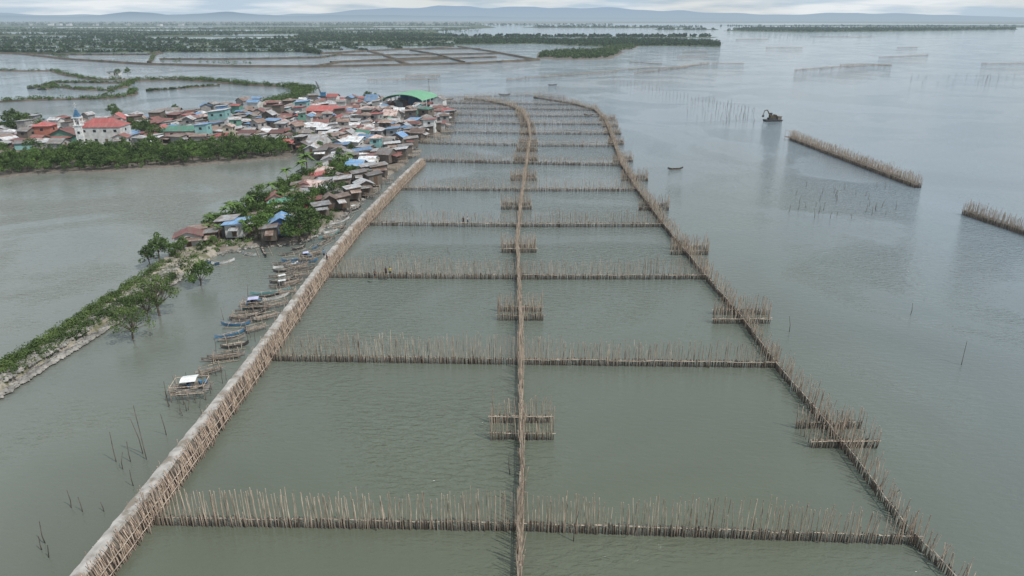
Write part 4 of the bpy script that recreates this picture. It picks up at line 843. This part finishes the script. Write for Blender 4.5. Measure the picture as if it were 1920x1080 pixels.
for i in range(22): stake(random.uniform(540,900),random.uniform(440,500) if i%2 else random.uniform(380,420),None,.35)
for i in range(60):
    t=random.random(); stake(330+(600-330)*t+random.uniform(-40,40)*(1.3-t),780-(780-480)*t+random.uniform(-14,10),None,random.uniform(.4,.8))
for i in range(24): stake(random.uniform(1700,1920),random.uniform(140,160),None,.8,2.6)
for i in range(40): 
    t=i/39; stake(1150+260*t,150+60*t+random.uniform(-3,3),None,.8,2.4)
# ---------------------------------------------------------------- people
def person(u,v,zf,shirt,lab,rz=0,reach=.4):
    p=G(u,v,zf); r_=thing("person",lab,"person",(p.x,p.y,zf),rz,"people working on the pen fences"); r_.scale=(.78,)*3
    B_=[((0,0,.92),.13),((0,.02,1.2),.13),((0,.03,1.42),.12),((0,.02,1.52),.05),((0,.0,1.66),.105),((.1,0,.88),.09),((.12,-.04,.48),.065),((.13,0,.06),.045),((.13,-.14,.04),.035),((-.1,0,.88),.09),((-.13,-.06,.48),.065),((-.13,.04,.06),.045),((-.13,-.1,.04),.035),
        ((.2,.02,1.4),.06),((.26,-.1,1.15),.045),((.2,-.1-reach*.6,1.0),.035),((-.2,.02,1.4),.06),((-.27,-.08,1.14),.045),((-.2,-.08-reach*.5,.98),.035)]
    me=bpy.data.meshes.new("body"); me.from_pydata([q[0] for q in B_],[(0,1),(1,2),(2,3),(3,4),(0,5),(5,6),(6,7),(7,8),(0,9),(9,10),(10,11),(11,12),(2,13),(13,14),(14,15),(2,16),(16,17),(17,18)],[]); me.materials.append(M_skin)
    o=obj("body",me,r_); o.modifiers.new("skin",'SKIN')
    for i,q in enumerate(B_): me.skin_vertices[0].data[i].radius=(q[1],q[1]*.85); me.skin_vertices[0].data[i].use_root=(i==0)
    s=o.modifiers.new("sub",'SUBSURF'); s.levels=1; s.render_levels=1
    def tube(name,rings,mt):
        mb=MB(); n_=10; vs=[];fs=[]
        for (cx,cy,cz,rx,ry) in rings:
            for j in range(n_): a=2*math.pi*j/n_; vs.append((cx+rx*math.cos(a),cy+ry*math.sin(a),cz))
        for i in range(len(rings)-1):
            for j in range(n_): k=(j+1)%n_; fs.append((i*n_+j,i*n_+k,(i+1)*n_+k,(i+1)*n_+j))
        mb.add(vs,fs); obj(name,mb.mesh(name,mt,True),r_)
    tube("shirt",[(0,0,.9,.19,.15),(0,.01,1.15,.19,.15),(0,.03,1.38,.24,.15),(0,.03,1.48,.14,.1),(0,.02,1.5,.07,.07)],shirt)
    tube("shorts",[(0,0,1.0,.18,.14),(0,0,.8,.22,.15),(0,-.02,.55,.24,.13)],M_blk)
    tube("hair",[(0,.02,1.68,.115,.115),(0,.02,1.75,.1,.1),(0,.02,1.79,.04,.04)],M_blk)
person(724,517,.75,M_blk,"worker in dark shirt standing on the fence rail",.4); person(732,517,.75,M_yel,"worker in yellow shirt standing on the fence rail",-.6); person(703,522,.75,M_blk,"worker in dark clothes leaning at the bamboo fence",1.4,.7)
person(869,420,.75,M_blk,"worker in dark shirt on the low fence rail",0); person(877,420,.75,M_white,"worker in pale shirt beside the bamboo poles",2.0)
person(608,483,1.75,M_bluep,"person in blue shirt standing on the dike",1.0); person(614,492,1.7,M_blk,"person in dark shirt bending over the dike edge",2.2,.7)
print("objects",len(bpy.data.objects))
